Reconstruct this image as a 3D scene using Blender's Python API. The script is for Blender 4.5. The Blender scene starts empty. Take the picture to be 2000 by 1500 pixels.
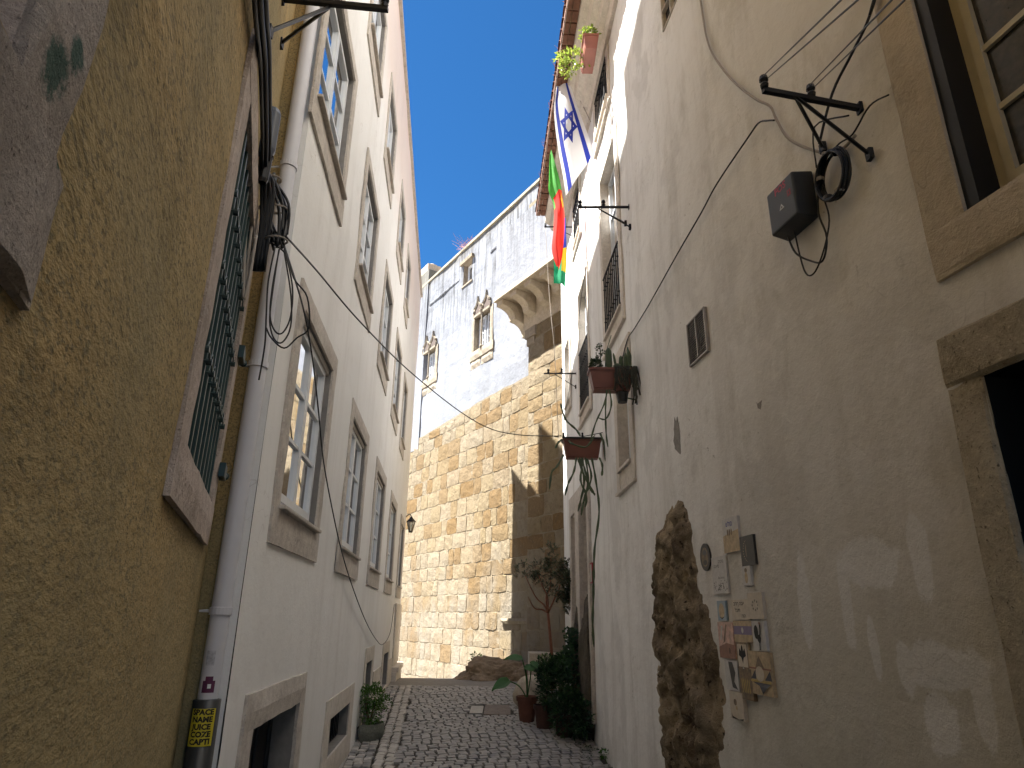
import bpy, bmesh, math, random
from math import sin, cos, radians, pi
from mathutils import Vector, Matrix, noise
random.seed(7)
D = bpy.data; SC = bpy.context.scene; COL = SC.collection

# ------------------------------------------------------------------ camera, sky, sun, exposure
EYE = 1.6
cam_d = D.cameras.new('camera'); cam = D.objects.new('camera', cam_d); COL.objects.link(cam)
cam_d.sensor_width = 36; cam_d.lens = 36 * 1290 / 2000; cam_d.clip_start = 0.05; cam_d.clip_end = 2000
cam.matrix_world = Matrix.Translation((0, 0, EYE)) @ Matrix.Rotation(radians(90 + 19.6), 4, 'X') @ Matrix.Rotation(radians(0.8), 4, 'Z')
SC.camera = cam
SUN_AZ, SUN_EL = -83.0, 62.5          # azimuth clockwise from +Y
w = D.worlds.new('World'); SC.world = w; w.use_nodes = True
nt = w.node_tree; bg = nt.nodes['Background']
sky = nt.nodes.new('ShaderNodeTexSky'); sky.sky_type = 'NISHITA'; sky.sun_disc = False
sky.sun_elevation = radians(SUN_EL); sky.sun_rotation = radians(SUN_AZ); sky.altitude = 2500
sky.air_density = 1.0; sky.dust_density = 0.05; sky.ozone_density = 5.0
tint = nt.nodes.new('ShaderNodeMix'); tint.data_type = 'RGBA'; tint.blend_type = 'MULTIPLY'; tint.inputs[0].default_value = 1
tint.inputs[7].default_value = (.25, .60, .78, 1)      # deep, saturated clear-sky blue, the same all over the dome
nt.links.new(sky.outputs[0], tint.inputs[6]); nt.links.new(tint.outputs[2], bg.inputs[0]); bg.inputs[1].default_value = 0.041
sd = D.lights.new('sun', 'SUN'); sd.energy = 5.0; sd.angle = radians(0.6); sd.color = (1, .975, .93)
so = D.objects.new('sun', sd); COL.objects.link(so)
sv = Vector((sin(radians(SUN_AZ)) * cos(radians(SUN_EL)), cos(radians(SUN_AZ)) * cos(radians(SUN_EL)), sin(radians(SUN_EL))))
so.rotation_euler = (-sv).to_track_quat('-Z', 'Y').to_euler(); so.location = (-8, 0, 30)
SC.view_settings.view_transform = 'Standard'; SC.view_settings.look = 'None'
SC.view_settings.exposure = 2.75; SC.view_settings.gamma = 1; SC.view_settings.use_curve_mapping = False
SC.cycles.max_bounces = 14; SC.cycles.diffuse_bounces = 10; SC.cycles.sample_clamp_indirect = 8

# ------------------------------------------------------------------ materials
def nodes(name, rough=.85, spec=.3):
    m = D.materials.new(name); m.use_nodes = True
    t = m.node_tree; b = t.nodes['Principled BSDF']; b.inputs['Roughness'].default_value = rough
    b.inputs['Specular IOR Level'].default_value = spec
    return m, t, b
def N(t, k, **a):
    n = t.nodes.new(k)
    for q, v in a.items():
        if q.startswith('i_'): n.inputs[int(q[2:])].default_value = v
        else: setattr(n, q, v)
    return n
def pos(t, sc=(1, 1, 1), off=(0, 0, 0)):
    g = t.nodes.new('ShaderNodeNewGeometry'); m = t.nodes.new('ShaderNodeMapping')
    m.inputs['Scale'].default_value = sc; m.inputs['Location'].default_value = off
    t.links.new(g.outputs['Position'], m.inputs['Vector']); return m.outputs[0]
def nz(t, vec, scale, detail=4, rough=.6):
    n = t.nodes.new('ShaderNodeTexNoise'); n.inputs['Scale'].default_value = scale
    n.inputs['Detail'].default_value = detail; n.inputs['Roughness'].default_value = rough
    t.links.new(vec, n.inputs['Vector']); return n.outputs['Fac']
def ramp(t, fac, stops):
    r = t.nodes.new('ShaderNodeValToRGB'); e = r.color_ramp.elements
    while len(e) < len(stops): e.new(.5)
    for q, (p, c) in zip(e, stops):
        q.position = p; q.color = (c, c, c, 1) if isinstance(c, (int, float)) else (*c, 1)
    t.links.new(fac, r.inputs[0]); return r.outputs[0]
def mix(t, fac, a, b, mode='MIX'):
    m = t.nodes.new('ShaderNodeMix'); m.data_type = 'RGBA'; m.blend_type = mode
    for s, v in ((m.inputs[0], fac), (m.inputs[6], a), (m.inputs[7], b)):
        if isinstance(v, (int, float)): s.default_value = v
        elif isinstance(v, tuple): s.default_value = (*v, 1)
        else: t.links.new(v, s)
    return m.outputs[2]
def math_(t, op, a, b=0.0, clamp=False):
    m = t.nodes.new('ShaderNodeMath'); m.operation = op; m.use_clamp = clamp
    for s, v in ((m.inputs[0], a), (m.inputs[1], b)):
        if isinstance(v, (int, float)): s.default_value = v
        else: t.links.new(v, s)
    return m.outputs[0]
def bump(t, b, h, strength, dist=.02, prev=None):
    n = t.nodes.new('ShaderNodeBump'); n.inputs['Strength'].default_value = strength; n.inputs['Distance'].default_value = dist
    t.links.new(h, n.inputs['Height'])
    if prev is not None: t.links.new(prev, n.inputs['Normal'])
    t.links.new(n.outputs[0], b.inputs['Normal']); return n.outputs[0]
def zval(t):
    g = t.nodes.new('ShaderNodeNewGeometry'); s = t.nodes.new('ShaderNodeSeparateXYZ'); t.links.new(g.outputs['Position'], s.inputs[0]); return s.outputs

def plain(name, col, rough=.7, metal=0, var=.0, scale=8, spec=.4, bmp=0):
    m, t, b = nodes(name, rough, spec); b.inputs['Metallic'].default_value = metal
    if var:
        p = pos(t); c = ramp(t, nz(t, p, scale), [(.3, tuple(x * (1 - var) for x in col)), (.7, tuple(min(1, x * (1 + var)) for x in col))])
        t.links.new(c, b.inputs['Base Color'])
        if bmp: bump(t, b, nz(t, p, scale * 6), bmp, .01)
    else: b.inputs['Base Color'].default_value = (*col, 1)
    return m

def plaster(name, base, dark, patch, streak=.25, grain=60, bmp=.35, speck=None, extra=None, ysc=1):
    m, t, b = nodes(name, .9, .2); p = pos(t, (1, ysc, 1))
    ps = pos(t, (1.6, 1.6, .16))
    c = mix(t, ramp(t, nz(t, p, .7, 5, .55), [(.38, 0.), (.66, 1.)]), base, patch)
    c = mix(t, math_(t, 'MULTIPLY', ramp(t, nz(t, ps, 2.2, 6, .65), [(.5, 0.), (.72, 1.)]), streak), c, dark)
    c = mix(t, math_(t, 'MULTIPLY', ramp(t, nz(t, p, 3.5, 6, .7), [(.55, 0.), (.75, 1.)]), streak * .8), c, dark)
    if speck:
        c = mix(t, ramp(t, nz(t, p, speck[1], 3, .7), [(speck[2], 0.), (speck[2] + .13, 1.)]), c, speck[0])
    if extra: c = extra(t, c)
    # hairline cracks and chips
    v = N(t, 'ShaderNodeTexVoronoi', feature='DISTANCE_TO_EDGE'); v.inputs['Scale'].default_value = 1.3
    wv = N(t, 'ShaderNodeVectorMath', operation='ADD'); nn = N(t, 'ShaderNodeTexNoise'); nn.inputs['Scale'].default_value = 3.
    t.links.new(p, nn.inputs['Vector']); t.links.new(p, wv.inputs[0]); t.links.new(nn.outputs['Color'], wv.inputs[1]); t.links.new(wv.outputs[0], v.inputs['Vector'])
    crack = math_(t, 'MULTIPLY', ramp(t, v.outputs['Distance'], [(0., 1.), (.006, 0.)]), ramp(t, nz(t, p, 1.1), [(.52, 0.), (.6, 1.)]))
    c = mix(t, math_(t, 'MULTIPLY', crack, .6), c, dark)
    t.links.new(c, b.inputs['Base Color'])
    b1 = bump(t, b, nz(t, p, 4.5, 7, .65), bmp * 1.1, .045)
    bump(t, b, nz(t, p, grain, 4, .7), bmp, .006, b1)
    return m

def left_bounce_tint(t, c):
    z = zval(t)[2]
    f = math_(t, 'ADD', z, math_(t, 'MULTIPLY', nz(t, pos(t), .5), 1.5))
    c = mix(t, math_(t, 'MULTIPLY', ramp(t, math_(t, 'DIVIDE', f, 12.), [(.70, 0.), (.82, 1.)]), .5), c, (.74, .54, .42))  # peach towards the top: bounced light painted into the wall colour
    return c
def right_extra(t, c):
    g = t.nodes.new('ShaderNodeNewGeometry'); s = t.nodes.new('ShaderNodeSeparateXYZ'); t.links.new(g.outputs['Position'], s.inputs[0])
    n = nz(t, pos(t), 1.4, 5)
    # whitewash overpainted patches low on the near wall, greenish damp below
    low = ramp(t, math_(t, 'ADD', s.outputs[2], math_(t, 'MULTIPLY', n, 1.2)), [(.0, 1.), (1., 1.)])
    zz = math_(t, 'ADD', s.outputs[2], math_(t, 'MULTIPLY', n, .8))
    damp = math_(t, 'MULTIPLY', ramp(t, math_(t, 'DIVIDE', zz, 4.), [(.38, 1.), (.62, 0.)]), ramp(t, math_(t, 'DIVIDE', s.outputs[1], 6.), [(.55, 1.), (.9, 0.)]))
    c = mix(t, math_(t, 'MULTIPLY', damp, .7), c, (.50, .49, .39))
    acc = None; wob = math_(t, 'SUBTRACT', math_(t, 'MULTIPLY', nz(t, pos(t, (1, 1, .6)), 7, 5, .7), 2.4), 1.25)
    for y0, z0, ry, rz in ((3.72, 1.72, .055, .24), (3.42, 1.70, .05, .26), (3.22, 1.88, .20, .13), (2.92, 1.86, .07, .20), (3.28, 1.50, .035, .16), (2.93, 1.44, .26, .10), (2.98, 1.22, .09, .14), (3.12, 1.42, .05, .13), (2.76, 1.36, .06, .22)):
        a_ = math_(t, 'POWER', math_(t, 'ABSOLUTE', math_(t, 'DIVIDE', math_(t, 'SUBTRACT', s.outputs[1], y0), ry)), 2.)
        b_ = math_(t, 'POWER', math_(t, 'ABSOLUTE', math_(t, 'DIVIDE', math_(t, 'SUBTRACT', s.outputs[2], z0), rz)), 2.)
        f_ = math_(t, 'SUBTRACT', 1., math_(t, 'ADD', a_, b_)); acc = f_ if acc is None else math_(t, 'MAXIMUM', acc, f_)
    br = ramp(t, math_(t, 'ADD', math_(t, 'ADD', acc, wob), .0), [(.0, 0.), (.28, 1.)])
    rep = math_(t, 'MULTIPLY', ramp(t, nz(t, pos(t, (1, 1, .8), (5, 2, 1)), 1.25, 5, .6), [(.55, 0.), (.60, 1.)]), .55)
    c = mix(t, rep, c, (.60, .585, .56))
    rub = math_(t, 'MULTIPLY', ramp(t, nz(t, pos(t, (1, 1, .35), (2, 7, 0)), 3.1, 6, .7), [(.54, 0.), (.66, 1.)]), ramp(t, math_(t, 'DIVIDE', s.outputs[1], 6.), [(.5, 1.), (1., .25)]))
    c = mix(t, math_(t, 'MULTIPLY', rub, .5), c, (.40, .375, .31))
    warm = math_(t, 'MULTIPLY', ramp(t, math_(t, 'DIVIDE', s.outputs[1], 6.), [(.45, 1.), (.9, 0.)]), .55)
    c = mix(t, warm, c, (.57, .53, .465))
    c = mix(t, math_(t, 'MULTIPLY', br, .62), c, (.78, .775, .77))
    chip = math_(t, 'MULTIPLY', ramp(t, nz(t, pos(t), 22, 3, .6), [(.66, 0.), (.70, 1.)]), ramp(t, nz(t, pos(t), 1.7, 2), [(.55, 0.), (.63, 1.)]))
    c = mix(t, math_(t, 'MULTIPLY', chip, .55), c, (.22, .18, .14))
    return c
def palace_extra(t, c):
    g = zval(t)
    n = nz(t, pos(t, (1., 1., 1)), .8, 4)
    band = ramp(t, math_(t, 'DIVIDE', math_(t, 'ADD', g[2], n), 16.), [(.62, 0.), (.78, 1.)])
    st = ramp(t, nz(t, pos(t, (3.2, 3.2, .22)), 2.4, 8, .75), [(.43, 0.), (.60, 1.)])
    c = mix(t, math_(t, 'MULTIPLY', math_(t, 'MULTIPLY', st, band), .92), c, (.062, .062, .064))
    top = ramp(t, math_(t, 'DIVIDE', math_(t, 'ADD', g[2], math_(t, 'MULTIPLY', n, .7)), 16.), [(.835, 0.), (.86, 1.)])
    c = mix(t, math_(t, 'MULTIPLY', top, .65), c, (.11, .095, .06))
    return c
def yel_extra(t, c):
    g = zval(t); n = nz(t, pos(t), 1.1, 5)
    low = ramp(t, math_(t, 'DIVIDE', math_(t, 'ADD', g[2], math_(t, 'MULTIPLY', n, 1.6)), 6.), [(.30, 1.), (.56, 0.)])
    big = ramp(t, nz(t, pos(t, (1, .5, .8)), 2.6, 4, .6), [(.42, 0.), (.60, 1.)])
    c = mix(t, math_(t, 'MULTIPLY', big, .3), c, (.30, .235, .12))
    c = mix(t, math_(t, 'MULTIPLY', low, .55), c, (.27, .24, .14))
    ch = ramp(t, nz(t, pos(t, (1, .36, 1)), 52, 4, .8), [(.50, 0.), (.66, 1.)])
    return mix(t, math_(t, 'MULTIPLY', ch, .45), c, (.15, .12, .07))
M_left = plaster('white_plaster', (.77, .76, .735), (.54, .51, .47), (.82, .81, .79), .28, 70, .18, None, left_bounce_tint)
M_right = plaster('old_whitewash', (.76, .745, .72), (.48, .455, .415), (.82, .81, .79), .5, 50, .38, None, right_extra)
M_yel = plaster('ochre_render', (.45, .31, .13), (.17, .145, .075), (.34, .275, .14), .6, 120, .45, ((.17, .135, .07), 80, .50), yel_extra, ysc=.36)
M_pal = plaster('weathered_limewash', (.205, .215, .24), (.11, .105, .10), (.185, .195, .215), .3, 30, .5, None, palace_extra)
M_orange = plaster('faded_orange_render', (.50, .42, .31), (.28, .235, .17), (.42, .37, .29), .6, 60, .8)

def stonemat(name, c1, c2, c3, scale=9, rnd=False, bmp=.6, pit=.5, wash=False):
    m, t, b = nodes(name, .92, .15); p = pos(t)
    if rnd:
        o = t.nodes.new('ShaderNodeObjectInfo')
        base = ramp(t, o.outputs['Random'], [(0., c1), (.22, tuple(x * 1.12 for x in c3)), (.45, c2), (.62, tuple(x * y for x, y in zip(c2, (.9, .80, .62)))), (.8, c1), (1., c3)])
    else: base = mix(t, ramp(t, nz(t, p, 1.5), [(.35, 0.), (.65, 1.)]), c1, c2)
    c = mix(t, math_(t, 'MULTIPLY', ramp(t, nz(t, p, scale, 7, .7), [(.42, 0.), (.7, 1.)]), .55), base, tuple(x * .62 for x in c2))
    c = mix(t, math_(t, 'MULTIPLY', ramp(t, nz(t, p, scale * 3.1, 4, .7), [(.55, 0.), (.72, 1.)]), .5), c, tuple(min(1, x * 1.35) for x in c1))
    if pit: c = mix(t, math_(t, 'MULTIPLY', ramp(t, nz(t, p, scale * 4, 3, .6), [(.62, 0.), (.7, 1.)]), pit), c, tuple(x * .35 for x in c2))
    if wash:
        z = zval(t); n = nz(t, pos(t, (1, 1, .5)), 1.3, 5)
        lo = ramp(t, math_(t, 'DIVIDE', math_(t, 'ADD', z[2], math_(t, 'MULTIPLY', n, -3.)), 8.), [(-0.0, 1.), (.22, 0.)])
        w1 = math_(t, 'MULTIPLY', lo, ramp(t, n, [(.38, .1), (.62, .85)]))
        c = mix(t, w1, c, (.20, .178, .14))
    t.links.new(c, b.inputs['Base Color'])
    b1 = bump(t, b, nz(t, p, scale, 8, .7), bmp, .05)
    bump(t, b, nz(t, p, scale * 5, 5, .7), bmp * .7, .012, b1)
    return m
M_ashlar = stonemat('golden_ashlar', (.20, .155, .09), (.165, .115, .06), (.20, .168, .12), 7, True, .7, .4, True)
M_mortar = stonemat('lime_mortar', (.24, .20, .145), (.20, .165, .11), (.6, .5, .4), 12, False, .6, .25)
M_carved = stonemat('carved_limestone', (.30, .26, .20), (.25, .21, .16), (.6, .5, .4), 10, False, .35, .2)
M_corb = stonemat('lightened_corbel_limestone', (.50, .43, .33), (.44, .37, .27), (.6, .5, .4), 10, False, .3, .1)  # lighter copy of the carved limestone; bounce under the oriel put into colour
M_surr = stonemat('grey_pink_limestone', (.60, .55, .49), (.50, .45, .40), (.4, .34, .3), 12, False, .35, .35)
M_surr2 = stonemat('whitewashed_stone', (.60, .51, .45), (.42, .35, .30), (.4, .34, .3), 16, False, .6, .7)
M_trim = stonemat('painted_stone_trim', (.66, .61, .54), (.58, .52, .45), (.4, .34, .3), 9, False, .2, .15)
M_dirty = stonemat('mossy_door_stone', (.62, .55, .41), (.44, .37, .26), (.4, .34, .3), 14, False, .8, .9)
M_rubble = stonemat('exposed_rubble', (.47, .375, .25), (.075, .054, .036), (.3, .2, .1), 5, False, 1., 1.)
M_rock = stonemat('brown_rock', (.34, .26, .18), (.24, .18, .12), (.3, .2, .1), 5, False, 1., .5)
M_wetrock = stonemat('damp_rock', (.16, .13, .10), (.10, .085, .065), (.3, .2, .1), 6, False, .9, .5)
def cobmat(name, a, b_, c_):
    m, t, b = nodes(name, .62, .45); o = t.nodes.new('ShaderNodeObjectInfo'); p = pos(t)
    g = nz(t, p, 7, 2)
    base = ramp(t, math_(t, 'ADD', math_(t, 'MULTIPLY', o.outputs['Random'], .5), math_(t, 'MULTIPLY', g, .55)), [(.15, a), (.5, b_), (.85, c_)])
    c = mix(t, math_(t, 'MULTIPLY', nz(t, p, 45, 4), .5), base, tuple(x * .6 for x in a))
    t.links.new(c, b.inputs['Base Color']); bump(t, b, nz(t, p, 40, 5), .5, .01); return m
M_cob = cobmat('granite_cobble', (.23, .22, .205), (.32, .30, .275), (.42, .395, .36))
M_cobl = cobmat('limestone_cobble', (.36, .33, .29), (.48, .44, .385), (.60, .56, .50))
M_dirt = stonemat('joint_dirt', (.07, .062, .05), (.05, .045, .038), (.1, .1, .1), 14, False, .6, .4)
M_tar = stonemat('worn_paving', (.27, .245, .215), (.22, .20, .175), (.1, .1, .1), 10, False, .4, .4)
M_slab = stonemat('worn_slab', (.24, .20, .17), (.20, .165, .14), (.1, .1, .1), 10, False, .4, .4)
M_step = stonemat('step_limestone', (.50, .44, .35), (.42, .36, .27), (.1, .1, .1), 9, False, .3, .3)
M_brick = plain('terracotta_tile', (.17, .085, .058), .9, 0, .3, 14, .2, .5)
M_tmort = plain('tile_mortar', (.42, .33, .25), .95, 0, .2, 20)
M_terr = plain('terracotta_pot', (.15, .06, .038), .75, 0, .2, 9, .3, .2)
M_dpot = plain('dark_clay_pot', (.07, .035, .025), .8, 0, .2, 9, .3, .2)
M_plast = plain('brown_plastic', (.17, .062, .042), .5, 0, .12, 6)
M_rev = plain('shaded_grey_reveal', (.20, .19, .18), .8, 0, .15, 12)  # dark grey puts the shade of the window reveals into their colour
M_iron = plain('black_iron', (.012, .012, .014), .45, .3, 0)
M_green = plain('dark_green_paint', (.018, .042, .040), .38, .0, .2, 20, .5)
M_cable = plain('black_cable', (.012, .012, .013), .5)
M_cabw = plain('dusty_cable', (.33, .29, .25), .7)
M_pvc = plain('white_pvc', (.56, .56, .60), .45, 0, .05, 3)
M_sash = plain('white_sash_paint', (.62, .64, .66), .45, 0, .05, 5)
M_cream = plain('cream_sash_paint', (.47, .42, .31), .55, 0, .1, 9)
M_gsash = plain('green_sash_paint', (.05, .12, .09), .5)
M_darkin = plain('dark_interior', (.02, .018, .016), .9)  # near-black colour stands in for unlit depth behind openings
M_curt = plain('net_curtain', (.42, .42, .40), .9, 0, .25, 7)
M_box = plain('matt_black_plastic', (.022, .024, .026), .42, 0, .15, 8)
M_red = plain('red_label', (.30, .02, .035), .5)
M_white = plain('white_ink', (.7, .7, .7), .6)
M_blue = plain('blue_ink', (.03, .045, .30), .6)
M_yst = plain('yellow_sticker', (.55, .46, .03), .5)
M_pst = plain('purple_sticker', (.10, .02, .06), .5)
M_blk = plain('black_ink', (.012, .012, .012), .6)
M_metal = plain('dull_aluminium', (.34, .31, .28), .5, .5, .1, 30)
M_bark = plain('brown_bark', (.14, .085, .055), .9, 0, .3, 30, .2, .4)
M_stick = plain('red_bark', (.20, .08, .045), .85, 0, .2, 30)
M_soil = plain('soil', (.04, .028, .02), 1)
def fabric(name, col):
    m, t, b = nodes(name, .8, .2); b.inputs['Base Color'].default_value = (*col, 1)
    tr = t.nodes.new('ShaderNodeBsdfTranslucent'); tr.inputs[0].default_value = (*col, 1)
    mx = t.nodes.new('ShaderNodeMixShader'); mx.inputs[0].default_value = .4
    t.links.new(b.outputs[0], mx.inputs[1]); t.links.new(tr.outputs[0], mx.inputs[2]); t.links.new(mx.outputs[0], t.nodes['Material Output'].inputs[0]); return m
F_white = fabric('white_cloth', (.72, .72, .74)); F_blue = fabric('blue_cloth', (.03, .05, .36)); F_green = fabric('green_cloth', (.08, .34, .06))
F_dgreen = fabric('deep_green_cloth', (.01, .22, .10)); F_red = fabric('red_cloth', (.62, .03, .02)); F_yel = fabric('yellow_cloth', (.6, .45, .03))
def leafmat(name, a, b_, tl=.25):
    m, t, b = nodes(name, .5, .4); p = pos(t)
    g = t.nodes.new('ShaderNodeNewGeometry')
    c = ramp(t, g.outputs['Random Per Island'], [(0., a), (1., b_)]); t.links.new(c, b.inputs['Base Color'])
    tr = t.nodes.new('ShaderNodeBsdfTranslucent'); t.links.new(c, tr.inputs[0])
    mx = t.nodes.new('ShaderNodeMixShader'); mx.inputs[0].default_value = tl
    t.links.new(b.outputs[0], mx.inputs[1]); t.links.new(tr.outputs[0], mx.inputs[2]); t.links.new(mx.outputs[0], t.nodes['Material Output'].inputs[0]); return m
L_olive = leafmat('olive_leaf', (.022, .034, .018), (.075, .095, .045)); L_bush = leafmat('bush_leaf', (.012, .03, .010), (.035, .085, .022))
L_fresh = leafmat('fresh_leaf', (.03, .09, .012), (.09, .20, .03), .35); L_ear = leafmat('broad_leaf', (.03, .11, .02), (.05, .15, .03), .35)
L_cact = leafmat('cactus_green', (.035, .06, .03), (.07, .10, .045), 0.); L_dry = plain('dry_stem', (.35, .16, .11), .9)
L_straw = leafmat('yellow_green_leaf', (.10, .17, .02), (.30, .34, .06), .4)
def glassmat(name, tint=(.03, .035, .04), rough=.03):
    m, t, b = nodes(name, rough, .8); b.inputs['Base Color'].default_value = (*tint, 1); b.inputs['IOR'].default_value = 1.5
    tr = t.nodes.new('ShaderNodeBsdfTransparent'); tr.inputs[0].default_value = (.75, .78, .78, 1)
    mx = t.nodes.new('ShaderNodeMixShader'); fr = t.nodes.new('ShaderNodeFresnel'); fr.inputs[0].default_value = 1.6
    f = math_(t, 'ADD', fr.outputs[0], .35, True)
    gl = t.nodes.new('ShaderNodeBsdfGlossy'); gl.inputs[0].default_value = (.9, .92, .95, 1); gl.inputs['Roughness'].default_value = rough
    mx2 = t.nodes.new('ShaderNodeMixShader'); t.links.new(math_(t, 'ADD', math_(t, 'MULTIPLY', fr.outputs[0], 2.3), .22, True), mx2.inputs[0]); t.links.new(tr.outputs[0], mx2.inputs[1]); t.links.new(gl.outputs[0], mx2.inputs[2])
    bump_n = N(t, 'ShaderNodeBump'); bump_n.inputs['Strength'].default_value = .03; bump_n.inputs['Distance'].default_value = .02
    t.links.new(nz(t, pos(t), 3, 2), bump_n.inputs['Height']); t.links.new(bump_n.outputs[0], gl.inputs['Normal'])
    t.links.new(mx2.outputs[0], t.nodes['Material Output'].inputs[0]); return m
M_glass = glassmat('window_glass')
M_glassd = plain('dark_dusty_glass', (.035, .03, .025), .22, 0, .5, 30, .35)

# ------------------------------------------------------------------ mesh helpers
class MB:
    def __init__(s): s.v = []; s.f = []; s.m = []
    def add(s, v, f, mi=0):
        n = len(s.v); s.v += [tuple(p) for p in v]; s.f += [tuple(i + n for i in q) for q in f]; s.m += [mi] * len(f); return s
    def hexa(s, p, mi=0):      # 8 corners: bottom 4 (ccw), top 4
        return s.add(p, [(0, 3, 2, 1), (4, 5, 6, 7), (0, 1, 5, 4), (1, 2, 6, 5), (2, 3, 7, 6), (3, 0, 4, 7)], mi)
    def box(s, a, b, mi=0):
        x0, y0, z0 = a; x1, y1, z1 = b
        return s.hexa([(x0, y0, z0), (x1, y0, z0), (x1, y1, z0), (x0, y1, z0), (x0, y0, z1), (x1, y0, z1), (x1, y1, z1), (x0, y1, z1)], mi)
    def fbox(s, F, u0, u1, o0, o1, z0, z1, mi=0):
        return s.hexa([F(u0, o0, z0), F(u1, o0, z0), F(u1, o1, z0), F(u0, o1, z0), F(u0, o0, z1), F(u1, o0, z1), F(u1, o1, z1), F(u0, o1, z1)], mi)
    def tube(s, pts, r, n=6, mi=0, cap=True):
        pts = [Vector(p) for p in pts]; rs = r if isinstance(r, (list, tuple)) else [r] * len(pts); V = []; prev = None
        for i, p in enumerate(pts):
            d = (pts[min(i + 1, len(pts) - 1)] - pts[max(i - 1, 0)]).normalized()
            a = (prev if prev is not None else (Vector((0, 0, 1)) if abs(d.z) < .9 else Vector((1, 0, 0))))
            a = (a - d * a.dot(d)); a = a.normalized() if a.length > 1e-6 else d.orthogonal().normalized(); prev = a; b = d.cross(a)
            V += [p + (a * cos(2 * pi * k / n) + b * sin(2 * pi * k / n)) * rs[i] for k in range(n)]
        Fc = [(i * n + k, i * n + (k + 1) % n, (i + 1) * n + (k + 1) % n, (i + 1) * n + k) for i in range(len(pts) - 1) for k in range(n)]
        if cap: Fc += [tuple(range(n))[::-1], tuple((len(pts) - 1) * n + k for k in range(n))]
        return s.add(V, Fc, mi)
    def lathe(s, c, prof, n=16, mi=0):   # prof: (radius, z)
        V = [(c[0] + r * cos(2 * pi * k / n), c[1] + r * sin(2 * pi * k / n), c[2] + z) for r, z in prof for k in range(n)]
        return s.add(V, [(i * n + k, i * n + (k + 1) % n, (i + 1) * n + (k + 1) % n, (i + 1) * n + k) for i in range(len(prof) - 1) for k in range(n)], mi)
    def leaf(s, c, d, up, L, W, mi=0):
        d = Vector(d).normalized(); sd_ = d.cross(Vector(up)); sd_ = sd_.normalized() if sd_.length > 1e-4 else d.orthogonal().normalized()
        nrm = sd_.cross(d); c = Vector(c)
        return s.add([c, c + d * L * .45 + sd_ * W * .5 + nrm * L * .04, c + d * L - nrm * L * .12, c + d * L * .45 - sd_ * W * .5 + nrm * L * .04], [(0, 1, 2, 3)], mi)
    def build(s, name, mat, parent=None, smooth=False, **k):
        me = D.meshes.new(name); v = s.v
        mats = mat if isinstance(mat, (list, tuple)) else [mat]
        if parent is None and v:
            xs, ys, zs = zip(*v); o = ((min(xs) + max(xs)) / 2, (min(ys) + max(ys)) / 2, min(zs))
        elif parent is not None: o = WORLD(parent)
        me.from_pydata([(p[0] - o[0], p[1] - o[1], p[2] - o[2]) for p in v], [], s.f)
        for q in mats: me.materials.append(q)
        if len(mats) > 1: me.polygons.foreach_set('material_index', s.m)
        if smooth: me.polygons.foreach_set('use_smooth', [True] * len(me.polygons))
        me.update()
        ob = D.objects.new(name, me); COL.objects.link(ob)
        if parent is None: ob.location = o
        else: ob.parent = parent
        return tag(ob, **k)
def WORLD(o):
    p = Vector((0, 0, 0))
    while o: p += Vector(o.location); o = o.parent
    return p
def tag(ob, label=None, cat=None, group=None, kind=None):
    if label: ob['label'] = label
    if cat: ob['category'] = cat
    if group: ob['group'] = group
    if kind: ob['kind'] = kind
    return ob
def thing(name, loc, label, cat, group=None):
    o = D.objects.new(name, None); o.location = loc; o.empty_display_size = .2; COL.objects.link(o); return tag(o, label, cat, group)
def bevel(ob, wd, seg=2):
    m = ob.modifiers.new('bevel', 'BEVEL'); m.width = wd; m.segments = seg; m.limit_method = 'ANGLE'; return ob
class Frame:   # vertical wall plane: u along, off towards the street, z up
    def __init__(s, p, ang, side):
        a = radians(ang); s.p = Vector((p[0], p[1])); s.d = Vector((sin(a), cos(a))); s.n = Vector((s.d.y, -s.d.x)) * side
    def __call__(s, u, o, z): q = s.p + s.d * u + s.n * o; return Vector((q.x, q.y, z))
LW = Frame((-1.954, 9.347), -5.2, 1)      # white building, left
YW = Frame((-1.708, 3.892), -19.4, 1)     # ochre house, left and near
CW = Frame((1.22, 8.94), -2.5, -1)        # right house, far stretch
BW = Frame((1.39, 5.05), -7, -1)
AW = Frame((1.50, 4.13), -12, -1)         # right house, near stretch
PW = Frame((-0.065, 17.0), -32.1, -1)     # palace
def rnoise(p, s=1., seed=0): return noise.noise(Vector((p[0] * s + seed, p[1] * s, p[2] * s)))
def ground(x, y):
    def sm(a, b, t): t = max(0, min(1, (t - a) / (b - a))); return t * t * (3 - 2 * t)
    z = .064 * (y - 9.2) if y < 13.6 else .2816
    if y >= 13.6: z += .03 * sm(13.6, 15.5, y) - .50 * sm(15.6, 22, y)
    if y > 14.5: z += .25 * sm(14.5, 16.5, y) * sm(-.6, 1.2, x)
    if z < -1.2: z = -1.2
    return z

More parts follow.
